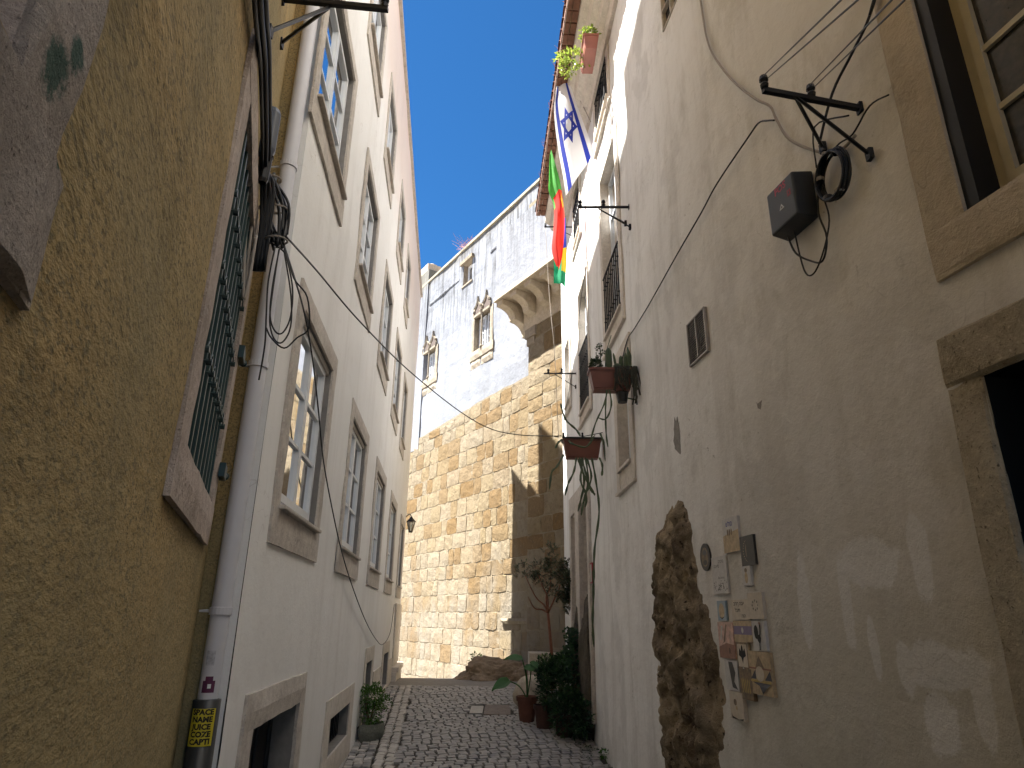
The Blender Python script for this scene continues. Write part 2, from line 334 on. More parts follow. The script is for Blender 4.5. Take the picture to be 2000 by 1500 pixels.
def wall_panel(name, F, u0, u1, z0, z1, holes, mat, parent, depth=.22, amp=.006, step=.3, rmat=None, top=None, **k):
    us = {u0, u1}; zs = {z0, z1}
    for h in holes: us |= {h[0], h[1]}; zs |= {h[2], h[3]}
    def fill(S, lo, hi):
        S = sorted(q for q in S if lo <= q <= hi); out = []
        for a, b in zip(S, S[1:]):
            n = max(1, int((b - a) / step)); out += [a + (b - a) * i / n for i in range(n)]
        return out + [S[-1]]
    U = fill(us, u0, u1); Z = fill(zs, z0, z1); mb = MB(); idx = {}
    def vert(i, j):
        if (i, j) not in idx:
            p = F(U[i], 0, Z[j]); o = amp * (rnoise(p, .9, 3) * 1.6 + rnoise(p, 2.7, 9)); idx[i, j] = len(mb.v); mb.v.append(tuple(F(U[i], o, Z[j])))
        return idx[i, j]
    for i in range(len(U) - 1):
        for j in range(len(Z) - 1):
            cu = (U[i] + U[i + 1]) / 2; cz = (Z[j] + Z[j + 1]) / 2
            if any(h[0] < cu < h[1] and h[2] < cz < h[3] for h in holes): continue
            mb.f.append((vert(i, j), vert(i + 1, j), vert(i + 1, j + 1), vert(i, j + 1))); mb.m.append(0)
    for h in holes:
        dp = h[4] if len(h) > 4 else depth; a, b, c, d_ = h[:4]
        P = [F(a, 0, c), F(b, 0, c), F(b, 0, d_), F(a, 0, d_)]; Q = [F(a, -dp, c), F(b, -dp, c), F(b, -dp, d_), F(a, -dp, d_)]
        mb.add(P + Q, [(0, 1, 5, 4), (1, 2, 6, 5), (2, 3, 7, 6), (3, 0, 4, 7)], 1)
    return mb.build(name, [mat, rmat or mat], parent, smooth=True if amp > 0 and not holes else False, **k)

def rough_block(mb, F, u0, u1, o0, o1, z0, z1, amp=.006, n=None, mi=0):
    """front-facing stone block with a slightly uneven, chipped face"""
    nu = n or max(2, int((u1 - u0) / .12)); nz_ = n or max(2, int((z1 - z0) / .12)); V = []; Fc = []
    for j in range(nz_ + 1):
        for i in range(nu + 1):
            u = u0 + (u1 - u0) * i / nu; z = z0 + (z1 - z0) * j / nz_; e = (i in (0, nu)) or (j in (0, nz_))
            p = F(u, 0, z); r = rnoise(p, 7, 5)
            V.append(F(u + (amp * rnoise(p, 9, 1) if e else 0), o1 + amp * r - (amp * 1.2 if e else 0), z + (amp * rnoise(p, 8, 2) if e else 0)))
    w_ = nu + 1
    for j in range(nz_):
        for i in range(nu): Fc.append((j * w_ + i, j * w_ + i + 1, (j + 1) * w_ + i + 1, (j + 1) * w_ + i))
    ring = [i for i in range(nu + 1)] + [j * w_ + nu for j in range(1, nz_ + 1)] + [nz_ * w_ + i for i in range(nu - 1, -1, -1)] + [j * w_ for j in range(nz_ - 1, 0, -1)]
    def uz(k): j, i = divmod(k, w_); return u0 + (u1 - u0) * i / nu, z0 + (z1 - z0) * j / nz_
    b0 = len(V)
    for k in ring: u, z = uz(k); V.append(F(u, o0, z))
    L = len(ring)
    for k in range(L): Fc.append((ring[k], b0 + k, b0 + (k + 1) % L, ring[(k + 1) % L]))
    return mb.add(V, Fc, mi)

# text turned into flat mesh on a frame
def text_mesh(body, size, F, u, o, z, mat, parent, name='lettering', align='CENTER', flip=1, ext=.0008, rot=0, bold=0, stretch=1):
    cu = D.curves.new('t', 'FONT'); cu.body = body; cu.size = size; cu.align_x = align; cu.align_y = 'CENTER'; cu.resolution_u = 2; cu.offset = bold; cu.space_line = .85
    tmp = D.objects.new('t', cu); COL.objects.link(tmp); dg = bpy.context.evaluated_depsgraph_get()
    me = D.meshes.new_from_object(tmp.evaluated_get(dg)); D.objects.remove(tmp); D.curves.remove(cu)
    mb = MB(); cr, sr = cos(rot), sin(rot)
    mb.add([F(u + flip * stretch * (v.co.x * cr - v.co.y * sr), o, z + v.co.x * sr + v.co.y * cr) for v in me.vertices], [tuple(p.vertices) for p in me.polygons]); D.meshes.remove(me)
    return mb.build(name, mat, parent)
def flat_poly(pts, F, o, mat, parent, name, th=.001):
    n = len(pts); mb = MB(); mb.add([F(a, o, b) for a, b in pts] + [F(a, o + th, b) for a, b in pts], [tuple(range(n)), tuple(range(2 * n - 1, n - 1, -1))] + [(i, (i + 1) % n, n + (i + 1) % n, n + i) for i in range(n)])
    return mb.build(name, mat, parent)
def smooth_path(pts, n=5):
    P = [Vector(p) for p in pts]; out = []
    for i in range(len(P) - 1):
        a, b, c, d_ = P[max(i - 1, 0)], P[i], P[i + 1], P[min(i + 2, len(P) - 1)]
        for k in range(n):
            t = k / n; out.append(.5 * ((2 * b) + (c - a) * t + (2 * a - 5 * b + 4 * c - d_) * t * t + (3 * b - a - 3 * c + d_) * t ** 3))
    return out + [P[-1]]

# ------------------------------------------------------------------ ground
def sheet(name, x0, x1, y0, y1, st, dz, mat, label=None, kind='structure', amp=0):
    nx = max(1, int((x1 - x0) / st)); ny = max(1, int((y1 - y0) / st)); mb = MB()
    V = [(x0 + (x1 - x0) * i / nx, y0 + (y1 - y0) * j / ny) for j in range(ny + 1) for i in range(nx + 1)]
    mb.add([(x, y, ground(x, y) + dz + amp * rnoise((x, y, 0), 1.3)) for x, y in V], [(j * (nx + 1) + i, j * (nx + 1) + i + 1, (j + 1) * (nx + 1) + i + 1, (j + 1) * (nx + 1) + i) for j in range(ny) for i in range(nx)])
    return mb.build(name, mat, None, smooth=True, kind=kind)
mb = MB(); R = 900
mb.add([(-R, -R, -1.5), (R, -R, -1.5), (R, R, -1.5), (-R, R, -1.5)], [(0, 1, 2, 3)]); mb.build('ground', M_tar, None, kind='structure')
sheet('terrain', -14, 6, -14, 44, .5, -.03, M_tar)
street = sheet('street', -3.6, 2.6, -3, 16.2, .25, 0, M_dirt)
street['label'] = 'narrow cobbled street rising to a crest in shade'
sheet('upper_street', -4.4, 3.2, 14.45, 24, .25, .014, M_tar, amp=.006)
def cobble(mb, cx, cy, a, L, W, h, mi=0):
    """slightly domed uneven sett"""
    ca, sa = cos(a), sin(a); V = []; J = lambda s: random.uniform(-s, s)
    cor = [(-L / 2, -W / 2), (L / 2, -W / 2), (L / 2, W / 2), (-L / 2, W / 2)]
    low = []; top = []
    for x, y in cor:
        x += J(.005); y += J(.005); lx, ly = cx + x * ca - y * sa, cy + x * sa + y * ca; low.append((lx, ly, ground(lx, ly) - .02))
        x *= .88; y *= .86; tx, ty = cx + x * ca - y * sa, cy + x * sa + y * ca; top.append((tx, ty, ground(tx, ty) + h + J(.006)))
    mid = [((a_[0] * .3 + b_[0] * .7) * 1, (a_[1] * .3 + b_[1] * .7), b_[2] * .0 + (ground(a_[0], a_[1]) + h * .72)) for a_, b_ in zip(top, low)]
    c = (cx, cy, ground(cx, cy) + h + .006 + J(.004))
    V = low + mid + top + [c]
    Fc = [(i, (i + 1) % 4, 4 + (i + 1) % 4, 4 + i) for i in range(4)] + [(4 + i, 4 + (i + 1) % 4, 8 + (i + 1) % 4, 8 + i) for i in range(4)] + [(8 + i, 8 + (i + 1) % 4, 12) for i in range(4)]
    return mb.add(V, Fc, mi)
def lx_at(y): return LW(y - 9.347, 0, 0).x
def rx_at(y): return CW(y - 8.94, 0, 0).x
# gutter line of paler stones, running along the left third of the street
def gut(y): return -1.42 + .0 * y if y < 7 else -1.42 - (y - 8.2) * .105
cob = []
a = radians(14); px_, py_ = .132, .102; roff = {}
for i in range(-90, 90):
    for j in range(-60, 140):
        roff.setdefault(j, random.uniform(0, px_)); lx, ly = i * px_ + roff[j] , j * py_
        x = lx * cos(a) - ly * sin(a); y = 10 + lx * sin(a) + (ly - 4) * cos(a) * 1.0
        if 3.6 < y < 14.6 and gut(y) + .17 < x < rx_at(y) - .02:
            big = x > .45 and y < 11.5
            cob.append((x + random.uniform(-.006, .006), y + random.uniform(-.006, .006), a + random.uniform(-.07, .07), px_ * .93 * random.uniform(.84, 1.02), py_ * .90 * random.uniform(.86, 1.03), 0))
y = 3.6
while y < 14.5:
    for k, dx in enumerate((-.02, .1)): cob.append((gut(y) + dx + random.uniform(-.012, .012), y + k * .05 + random.uniform(-.01, .01), radians(-8), .105, .115, 1))
    y += .125
y = 3.6
while y < 14.5:
    x = gut(y) - .16
    while x > lx_at(y) + .03:
        cob.append((x + random.uniform(-.012, .012), y + random.uniform(-.02, .02), random.uniform(-.3, .3), .095, .09, 2 if random.random() < .7 else 1)); x -= .105
    y += .105
MH = (-.63, .06, 11.6, 12.45)
cob = [c for c in cob if not (MH[0] < c[0] < MH[1] and MH[2] < c[1] < MH[3])]
vis = sorted([c for c in cob if c[1] > 8.35 and not (c[0] > .45 and c[1] > 9.9)], key=lambda c: c[1])
near = set(id(c) for c in vis[:300]); rest = MB(); restl = MB()
for c in cob:
    h = .016 + random.uniform(0, .010)
    if id(c) in near:
        m1 = MB(); cobble(m1, *c[:5], h); m1.build('cobble', M_cobl if c[5] == 1 else M_cob, street)
    else: cobble(restl if c[5] == 1 else rest, *c[:5], h)
rest.build('cobble_paving', M_cob, street, kind='stuff'); restl.build('pale_cobble_line', M_cobl, street, kind='stuff')
man = thing('utility_cover', (-.3, 12, ground(-.3, 12)), 'flush rectangular stone and iron service cover set in the cobbles', 'manhole cover')
for x0, x1, y0, y1, mt, nm in ((-.38, .05, 11.62, 12.42, M_slab, 'cover_slab'), (-.61, -.40, 11.7, 12.3, M_cob, 'iron_lid')):
    m1 = MB(); m1.hexa([(x0, y0, ground(x0, y0)), (x1, y0, ground(x1, y0)), (x1, y1, ground(x1, y1)), (x0, y1, ground(x0, y1))] + [(x, y, ground(x, y) + .022) for x, y in ((x0, y0), (x1, y0), (x1, y1), (x0, y1))]); bevel(m1.build(nm, mt, man), .006)

# ------------------------------------------------------------------ white house on the left
LH = thing('town_house', LW(1, -3, .1), 'tall off-white rendered house with rows of stone-framed sash windows, left side of the lane', 'house')
GF = [(-5.12, -3.87), (-2.46, -1.15), (.27, 1.58), (3.0, 4.28), (5.98, 7.06)]
UF = [(-5.56, -4.36), (-3.14, -2.0), (-.68, .46), (1.74, 2.9), (4.06, 5.02)]
TF = [(-3.92, -2.9), (-1.92, -.95), (.5, 1.46), (2.6, 3.46)]
BF = [(-5.1, -3.78, -.3, .98), (-2.05, -.62, .29, .64), (.92, 1.72, .1, .98), (3.78, 4.9, .36, .96)]
holes = [(a, b, 2.24, 3.66) for a, b in GF] + [(a, b, 5.12, 6.45) for a, b in UF] + [(a, b, 7.62, 8.75) for a, b in TF] + [h + (.32,) for h in BF]
LEND = 7.75
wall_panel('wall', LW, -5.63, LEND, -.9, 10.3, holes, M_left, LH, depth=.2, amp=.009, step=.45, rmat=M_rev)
mb = MB(); mb.hexa([LW(-5.63, -.001, -.9), LW(-5.63, -7, -.9), LW(LEND, -7, -.9), LW(LEND, -.001, -.9), LW(-5.63, -.001, 10.3), LW(-5.63, -7, 10.3), LW(LEND, -7, 10.3), LW(LEND, -.001, 10.3)])
del mb.f[5 - 0]; del mb.m[5]   # drop the street face (the wall panel is it)
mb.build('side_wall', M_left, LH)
mb = MB(); mb.fbox(LW, -5.66, LEND + .05, -7.05, .05, 10.302, 10.36); mb.build('roof_edge', M_surr, LH)
mb = MB(); mb.fbox(LW, -5.6, -2.4, -6.5, -.62, 10.36, 15.2); mb.fbox(LW, -2.4, .6, -6.5, -.62, 10.36, 14.3); mb.fbox(LW, .6, 3.6, -6.5, -.62, 10.36, 13.6); mb.build('unseen_shade_attic', M_left, LH)  # unseen set-back blocks, added to keep sun off the right wall
mb = MB(); mb.fbox(LW, 5.6, 6.4, -1.2, -.35, 10.36, 12.9); mb.build('unseen_shadow_stack', M_left, LH)  # unseen stack, added to cast the stepped shadow on the pier
mb = MB(); mb.fbox(LW, -5.6, LEND - .1, -6.9, -2.6, -.8, 10.2); mb.build('dark_backing', M_darkin, LH)  # dark block behind the panes, standing in for unlit rooms
# pinkish plinth patches at the foot
for a, b in ((2.05, 3.28), (5.02, 5.96)): mb = MB(); rough_block(mb, LW, a, b, 0, .022, -.1, .79, .006, 5); mb.build('plinth', M_trim, LH)
mb = MB(); mb.fbox(LW, 6.0, LEND + .02, 0, .035, .62, 1.9); mb.fbox(LW, 5.97, LEND + .08, 0, .12, -.2, .5); mb.fbox(LW, 5.98, LEND + .1, 0, .16, .5, .6)
bevel(mb.build('corner_pilaster', M_trim, LH), .012)

def sash(F, par, u0, u1, z0, z1, depth, mat, leaves=2, rows=3, fw=.055, open_=False, curtain=True, glass=M_glass):
    """sash frame, glazing bars and separate panes set back in an opening"""
    mb = MB(); o0, o1 = -depth, -depth + .05
    mb.fbox(F, u0, u0 + fw, o0, o1, z0, z1); mb.fbox(F, u1 - fw, u1, o0, o1, z0, z1)
    mb.fbox(F, u0 + fw, u1 - fw, o0, o1, z1 - fw, z1); mb.fbox(F, u0 + fw, u1 - fw, o0, o1, z0, z0 + fw * 1.3)
    iu = (u1 - u0 - 2 * fw) / leaves; L = []
    for k in range(leaves):
        a = u0 + fw + iu * k; b = a + iu; st = .042
        mb.fbox(F, a + .002, a + st, o0 + .01, o1 + .012, z0 + fw * 1.3, z1 - fw); mb.fbox(F, b - st, b - .002, o0 + .01, o1 + .012, z0 + fw * 1.3, z1 - fw)
        zz0, zz1 = z0 + fw * 1.3, z1 - fw
        mb.fbox(F, a + st, b - st, o0 + .01, o1 + .012, zz0 + .001, zz0 + .055); mb.fbox(F, a + st, b - st, o0 + .01, o1 + .012, zz1 - .045, zz1 - .001)
        for r in range(rows):
            za = zz0 + .055 + (zz1 - zz0 - .10) * r / rows; zb = zz0 + .055 + (zz1 - zz0 - .10) * (r + 1) / rows
            if r: mb.fbox(F, a + st, b - st, o0 + .015, o1 + .004, za - .014, za + .014)
            L.append((a + st, b - st, za + (.014 if r else 0), zb - (.014 if r < rows - 1 else 0)))
    fr = mb.build('sash_frame', mat, par)
    for a, b, c, d_ in L:
        m1 = MB(); o = -depth + .03; m1.fbox(F, a - .004, b + .004, o, o + .006, c - .004, d_ + .004); m1.build('pane', glass, par)
    if curtain:
        m1 = MB(); n = 24; V = []
        for k in range(n + 1):
            u = u0 + fw + (u1 - u0 - 2 * fw) * k / n; V += [F(u, -depth - .12 + .012 * sin(k * 2.1), z0), F(u, -depth - .12 + .012 * sin(k * 2.1), z1)]
        m1.add(V, [(2 * k, 2 * k + 2, 2 * k + 3, 2 * k + 1) for k in range(n)]); m1.build('curtain', M_curt, par)
    return fr
def surround(F, par, u0, u1, z0, z1, wd, mat, o=.022, sill=.22, name='stone_surround', amp=.004, lint=None):
    mb = MB(); lt = lint or wd
    rough_block(mb, F, u0 - wd, u1 + wd, -.002, o, z1, z1 + lt, amp); rough_block(mb, F, u0 - wd, u0, -.002, o, z0, z1, amp); rough_block(mb, F, u1, u1 + wd, -.002, o, z0, z1, amp)
    if sill: rough_block(mb, F, u0 - wd, u1 + wd, -.002, o + .004, z0 - sill, z0, amp)
    return mb.build(name, mat, par)
def left_window(u0, u1, z0, z1, wd, rows, drop, curt):
    wn = D.objects.new('window', None); COL.objects.link(wn); wn.parent = LH
    # children use world positions relative to the parent chain
    surround(LW, wn, u0, u1, z0, z1, wd, M_surr)
    mb = MB(); mb.fbox(LW, u0 - .03, u1 + .03, -.19, .06, z0 + .002, z0 + .028); bevel(mb.build('sill_board', M_surr, wn), .006)
    if drop:
        mb = MB(); mb.fbox(LW, u0 + .0, u1 - .0, -.1, -.02, z1 - .05, z1 - .004); mb.build('blind_box', M_surr, wn)
    sash(LW, wn, u0 + .003, u1 - .003, z0 + .03, z1 - .003, .10, M_sash, 2, rows, .045, curtain=curt)
for a, b in GF: left_window(a, b, 2.24, 3.66, .16, 3, True, True)
for a, b in UF: left_window(a, b, 5.12, 6.45, .12, 3, False, False)
for a, b in TF: left_window(a, b, 7.62, 8.75, .11, 2, False, False)
for i, (a, b, c, d_) in enumerate(BF):
    wn = D.objects.new('cellar_window', None); COL.objects.link(wn); wn.parent = LH
    if i == 0: surround(LW, wn, a, b, c, d_, .2, M_surr, .035, 0, amp=.009)
    elif i == 1: surround(LW, wn, a, b, c, d_, .32, M_trim, .018, .24, amp=.003, lint=.19)
    else: surround(LW, wn, a, b, c, d_, .2, M_trim, .018, .1, amp=.003)
    dd = -.16 if i < 2 else -.32; m1 = MB(); m1.fbox(LW, a + .001, b - .001, dd - .02, dd, c, d_ - .001); m1.build('dark_opening', M_darkin, wn)
    if i == 0:
        for k, u in enumerate((a + .33, a + .66, a + .99)):
            m1 = MB(); m1.tube([LW(u, -.11, c), LW(u, -.11, d_)], .011, 8); m1.build('bar', M_iron, wn)
        m1 = MB(); m1.tube([LW(a, -.10, .52), LW(b, -.10, .50)], .014, 8); m1.build('bar', M_iron, wn)
    elif i == 1:
        m1 = MB(); m1.fbox(LW, a, b, -.12, -.10, c + .005, c + .025)
        for k in range(12): u = a + (b - a) * (k + .5) / 12; m1.tube([LW(u, -.1, c + .015), LW(u, -.1, d_)], .006, 5)
        m1.build('grille', M_iron, wn)
    else:
        m1 = MB(); m1.fbox(LW, a, b, -.1, -.06, d_ - .05, d_ - .015); m1.build('top_rail', M_sash, wn)

# ------------------------------------------------------------------ ochre house, near left
YH = thing('ochre_house', YW(-4, -2, -.6), 'ochre roughcast house filling the left foreground, stained and speckled with dirt', 'house')
wall_panel('wall', YW, -9, -.12, -1.0, 12, [(-1.86, -.64, 2.12, 3.56), (-4.9, -3.56, 2.15, 3.6)], M_yel, YH, depth=.26, amp=.008, step=.22, rmat=M_surr2)
mb = MB(); mb.hexa([YW(u, o, z) for z in (-1, 12) for u, o in ((-9, -.002), (-9, -6), (-.12, -6), (-.12, -.002))]); del mb.f[5]; del mb.m[5]
mb.build('side_wall', M_yel, YH)
mb = MB(); mb.box((-1.66, 3.67, -1), (-1.535, 3.712, 12)); mb.build('corner_return', M_yel, YH)
mb = MB(); mb.fbox(YW, -8.9, -.3, -5.5, -1.0, -.9, 11.9); mb.build('dark_backing', M_darkin, YH)  # dark filling for the unlit inside of the house
wn = D.objects.new('grilled_window', None); COL.objects.link(wn); wn.parent = YH
mb = MB(); rough_block(mb, YW, -2.06, -1.86, -.002, .022, 2.12, 3.56, .005); rough_block(mb, YW, -.64, -.50, -.002, .022, 2.12, 3.56, .005)
rough_block(mb, YW, -2.06, -.5, -.002, .024, 3.56, 3.74, .005); rough_block(mb, YW, -2.06, -.5, -.002, .026, 1.93, 2.12, .006); mb.build('stone_surround', M_surr2, wn)
m1 = MB(); m1.fbox(YW, -1.86, -.64, -.2, -.18, 2.12, 3.56); m1.build('shutter', M_green, wn)
for k in range(9):
    u = -1.80 + k * .137; m1 = MB(); m1.fbox(YW, u - .012, u + .012, -.02, .002, 2.121, 3.559); bevel(m1.build('bar', M_green, wn), .003, 1)
for z in (2.50, 2.84, 3.16):
    m1 = MB(); m1.fbox(YW, -1.86, -.64, -.034, -.0205, z - .01, z + .01)
    for k in range(9):
        u = -1.80 + k * .137; m1.tube([YW(u, -.01, z), YW(u, .022, z)], .014, 8)
        if k < 8: m1.tube(smooth_path([YW(u, .012, z), YW(u + .04, .014, z + .045), YW(u + .08, .014, z + .02), YW(u + .137, .012, z)], 3), .0035, 5)
    m1.build('cross_rail', M_green, wn)
for z in (2.30, 2.95):
    m1 = MB(); m1.fbox(YW, -.62, -.48, .02, .05, z - .035, z + .035); m1.tube([YW(-.50, .035, z), YW(-.43, .04, z), YW(-.425, .04, z)], [.014, .014, .022], 8); m1.build('hinge_bracket', M_green, wn)
wn = D.objects.new('near_window', None); COL.objects.link(wn); wn.parent = YH
mb = MB(); rough_block(mb, YW, -3.56, -3.415, -.002, .020, 2.12, 3.62, .009, 14); rough_block(mb, YW, -5.1, -3.365, -.002, .022, 1.94, 2.12, .012, 18); rough_block(mb, YW, -5.1, -3.37, -.002, .026, 3.62, 3.8, .007)
mst = stonemat('spotted_whitewashed_stone', (.68, .60, .54), (.46, .40, .35), (.4, .34, .3), 30, False, .8, .9); mst.name = 'paint_spattered_stone'; t_ = mst.node_tree; b_ = t_.nodes['Principled BSDF']; src = b_.inputs['Base Color'].links[0].from_socket; c_ = src
for q, rad in ((YW(-3.47, .03, 2.24), .05), (YW(-3.50, .03, 2.185), .07), (YW(-3.42, .03, 2.12), .035)):
    g_ = t_.nodes.new('ShaderNodeNewGeometry'); d_ = N(t_, 'ShaderNodeVectorMath', operation='DISTANCE'); t_.links.new(g_.outputs['Position'], d_.inputs[0]); d_.inputs[1].default_value = q
    f_ = math_(t_, 'SUBTRACT', 1.0, math_(t_, 'DIVIDE', d_.outputs['Value'], rad), True)
    f_ = ramp(t_, math_(t_, 'MULTIPLY', f_, math_(t_, 'MULTIPLY', nz(t_, pos(t_), 38, 5, .8), 2.)), [(.42, 0.), (.62, 1.)]); c_ = mix(t_, math_(t_, 'MULTIPLY', f_, .85), c_, (.04, .13, .10))
t_.links.new(c_, b_.inputs['Base Color'])
mb.build('stone_surround', mst, wn)
m1 = MB(); m1.fbox(YW, -4.9, -3.56, -.16, -.14, 2.15, 3.6); m1.build('shutter', M_iron, wn)


# ------------------------------------------------------------------ right house
RH = thing('corner_house', CW(0, -3, .1), 'old whitewashed house with bent uneven front, balcony windows and tiled eaves on the right', 'house')
CH = [(-2.0, -1.38, 3.24, 4.5), (-1.86, -.84, 5.14, 7.6), (.58, 1.5, 4.80, 6.95), (2.74, 3.4, 5.5, 6.75), (-1.62, -.68, 8.52, 9.6), (1.1, 1.85, 8.15, 9.4), (1.95, 2.72, .3, 3.28, .4), (1.0, 1.55, .3, 3.32, .4)]
wall_panel('wall', CW, -3.905, 4.0, -.6, 9.9, CH, M_right, RH, depth=.2, amp=.012, step=.2, rmat=M_trim)
wall_panel('wall', BW, -.93, 0, -.6, 9.9, [(-.54, -.2, 3.5, 3.84, .1), (-.62, -.2, 6.95, 7.4, .15)], M_right, RH, amp=.01, step=.2, rmat=M_darkin)
wall_panel('wall', AW, -10, 0, -1.2, 9.9, [(-3.0, -1.84, 3.21, 4.7, .2), (-2.75, -1.73, -1, 2.53, .45)], M_right, RH, amp=.014, step=.2, rmat=M_iron)
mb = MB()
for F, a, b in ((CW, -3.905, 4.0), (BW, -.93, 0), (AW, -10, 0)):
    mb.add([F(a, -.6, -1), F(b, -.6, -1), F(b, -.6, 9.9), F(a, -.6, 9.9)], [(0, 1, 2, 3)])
mb.build('dark_backing', M_darkin, RH)  # dark sheets behind the openings in place of unlit rooms
mb = MB(); mb.add([CW(4, 0, -1), CW(4, -7, -1), CW(4, -7, 9.9), CW(4, 0, 9.9)], [(0, 1, 2, 3)]); mb.add([AW(-10, 0, -1), AW(-10, -7, -1), AW(-10, -7, 9.9), AW(-10, 0, 9.9)], [(0, 1, 2, 3)])
mb.build('end_wall', M_right, RH)
mb = MB()   # unseen upper mass, added to bounce warm sunlight into the lane
for F, a, b in ((CW, -3.905, -3.0), (BW, -.93, 0), (AW, -10, 0)):
    mb.hexa([F(u, o, z) for z in (9.9, 15.5) for u, o in ((a, 0), (a, -6), (b, -6), (b, 0))])
mb.build('unseen_bounce_storey', M_right, RH)
# eaves: cream cornice, rows of terracotta tiles, roof behind
prof = [(0, 9.30), (.05, 9.30), (.07, 9.44), (.15, 9.5), (.17, 9.6), (.26, 9.66), (.29, 9.78), (.39, 9.83), (.40, 9.9), (0, 9.9)]
mb = MB()
for a, b in ((-3.0, 3.6),):
    V = [CW(a, o, z) for o, z in prof] + [CW(b, o, z) for o, z in prof]; n = len(prof)
    mb.add(V, [(i, (i + 1) % n, n + (i + 1) % n, n + i) for i in range(n)] + [tuple(range(n))[::-1], tuple(range(n, 2 * n))])
mb.build('cornice', M_trim, RH)
mb = MB(); mb.fbox(CW, -3.0, 3.42, .0, .585, 9.915, 9.945); mb.build('tile_bedding', M_tmort, RH)
tl = []
for k in range(31):
    for j in (0, 1):
        u = -2.99 + k * .207; m1 = MB(); o0 = .405 + j * .102; r = random.uniform
        m1.fbox(CW, u + .012, u + .188, o0, o0 + .088 + r(-.005, .008), 9.885 + r(-.006, .004), 9.975); t_ = m1.build('eave_tile', M_brick, RH); tl.append(t_)
mb = MB(); n = 31
for k in range(n):     # barrel tiles climbing the roof
    u = -2.99 + k * .207 + .1
    for i in range(6):
        a0, a1 = .62 - i * .5, .62 - (i + 1) * .5 - .05; zb0, zb1 = 9.98 + i * .14, 9.98 + (i + 1) * .14 + .03
        V = []
        for o, z, rr in ((a0, zb0, .10), (a1, zb1, .08)):
            V += [CW(u + rr * cos(pi * q / 5), o, z + rr * .6 * sin(pi * q / 5)) for q in range(6)]
        mb.add(V, [(q, q + 1, 7 + q, 6 + q) for q in range(5)])
mb.build('roof_tiles', M_brick, RH, kind='stuff')
mb = MB(); mb.add([CW(-3.0, .56, 9.95), CW(3.45, .56, 9.95), CW(3.45, -4, 11.1), CW(-3.0, -4, 11.1)], [(0, 1, 2, 3)]); mb.build('roof', M_brick, RH)
mb = MB()
for k in range(34):
    u = random.uniform(-4, 3.3); p = CW(u, random.uniform(.5, .62), 9.99)
    if random.random() < .5: p = CW(random.choice((-.4, .35, 1.3, 2.3)) + random.uniform(-.12, .12), .58, 9.99)
    for s in range(3):
        d_ = Vector((random.uniform(-.5, .1), random.uniform(-.3, .3), random.uniform(.3, 1))) * random.uniform(.08, .24)
        q = p + d_; mb.tube([p, p + d_ * .6 + Vector((0, 0, .01)), q], .0018, 3)
        if random.random() < .6: mb.leaf(q, (random.uniform(-1, 1), random.uniform(-1, 1), .5), (0, 0, 1), .03, .015)
mb.build('roof_weeds', L_dry, RH, kind='stuff')

def trimsur(F, par, u0, u1, z0, z1, wd, apron=0, o=.022):
    mb = MB(); mb.fbox(F, u0 - wd, u1 + wd, -.002, o, z1, z1 + wd); mb.fbox(F, u0 - wd, u0, -.002, o, z0 - apron, z1); mb.fbox(F, u1, u1 + wd, -.002, o, z0 - apron, z1)
    if apron:
        mb.fbox(F, u0, u1, -.002, o * .55, z0 - apron, z0); mb.fbox(F, u0 - wd - .01, u1 + wd + .01, -.002, o + .022, z0 - apron - .035, z0 - apron)
    return bevel(mb.build('stone_surround', M_trim, par), .004, 1)
def railing(F, par, u0, u1, z0, z1, o=.03, n=9):
    for a_, b_ in ((z1 - .012, z1), (z0, z0 + .012)):
        mb = MB(); mb.fbox(F, u0, u1, o - .011, o + .011, a_, b_); mb.build('rail', M_iron, par)
    for k in range(n):
        u = u0 + (u1 - u0) * (k + .5) / n; m1 = MB(); m1.tube([F(u, o, z0 + .006), F(u, o, z1 - .01)], .0085, 6)
        zc = (z0 + z1) / 2
        for dz in (-.24, .24): m1.lathe(tuple(F(u, o, zc + dz)), [(.004, -.025), (.017, 0), (.004, .025)], 6)
        m1.tube(smooth_path([F(u, o, zc - .12), F(u + .03, o, zc - .05), F(u, o, zc), F(u - .03, o, zc + .05), F(u, o, zc + .12)], 2), .004, 4)
        m1.build('baluster', M_iron, par)
def rwindow(u0, u1, z0, z1, rows, rail=None, wd=.14, apron=0, curt=False, mat=M_sash, leaves=2):
    wn = D.objects.new('balcony_window' if rail else 'window', None); COL.objects.link(wn); wn.parent = RH
    trimsur(CW, wn, u0, u1, z0, z1, wd, apron)
    sash(CW, wn, u0 + .003, u1 - .003, z0 + .003, z1 - .003, .16, mat, leaves, rows, .04, curtain=curt)
    m1 = MB(); m1.fbox(CW, u0 - .02, u1 + .02, -.16, .05, z0 - .03, z0 + .001); m1.build('sill_board', M_trim, wn)
    if rail: railing(CW, wn, u0 + .005, u1 - .005, z0 + .03, rail, .02, max(6, int((u1 - u0) / .11)))
rwindow(-2.0, -1.38, 3.24, 4.5, 3, None, .16, .24, True)
rwindow(-1.86, -.84, 5.14, 7.6, 4, 6.02, .15, .22)
rwindow(.58, 1.5, 4.80, 6.95, 4, 5.85, .13, .2, True)
rwindow(2.74, 3.4, 5.5, 6.75, 3, None, .1, .18, True)
rwindow(-1.62, -.68, 8.52, 9.6 - .32, 2, 9.2, .15, .2, mat=M_gsash)
rwindow(1.1, 1.85, 8.15, 9.28, 2, 8.95, .13, .18, mat=M_gsash)
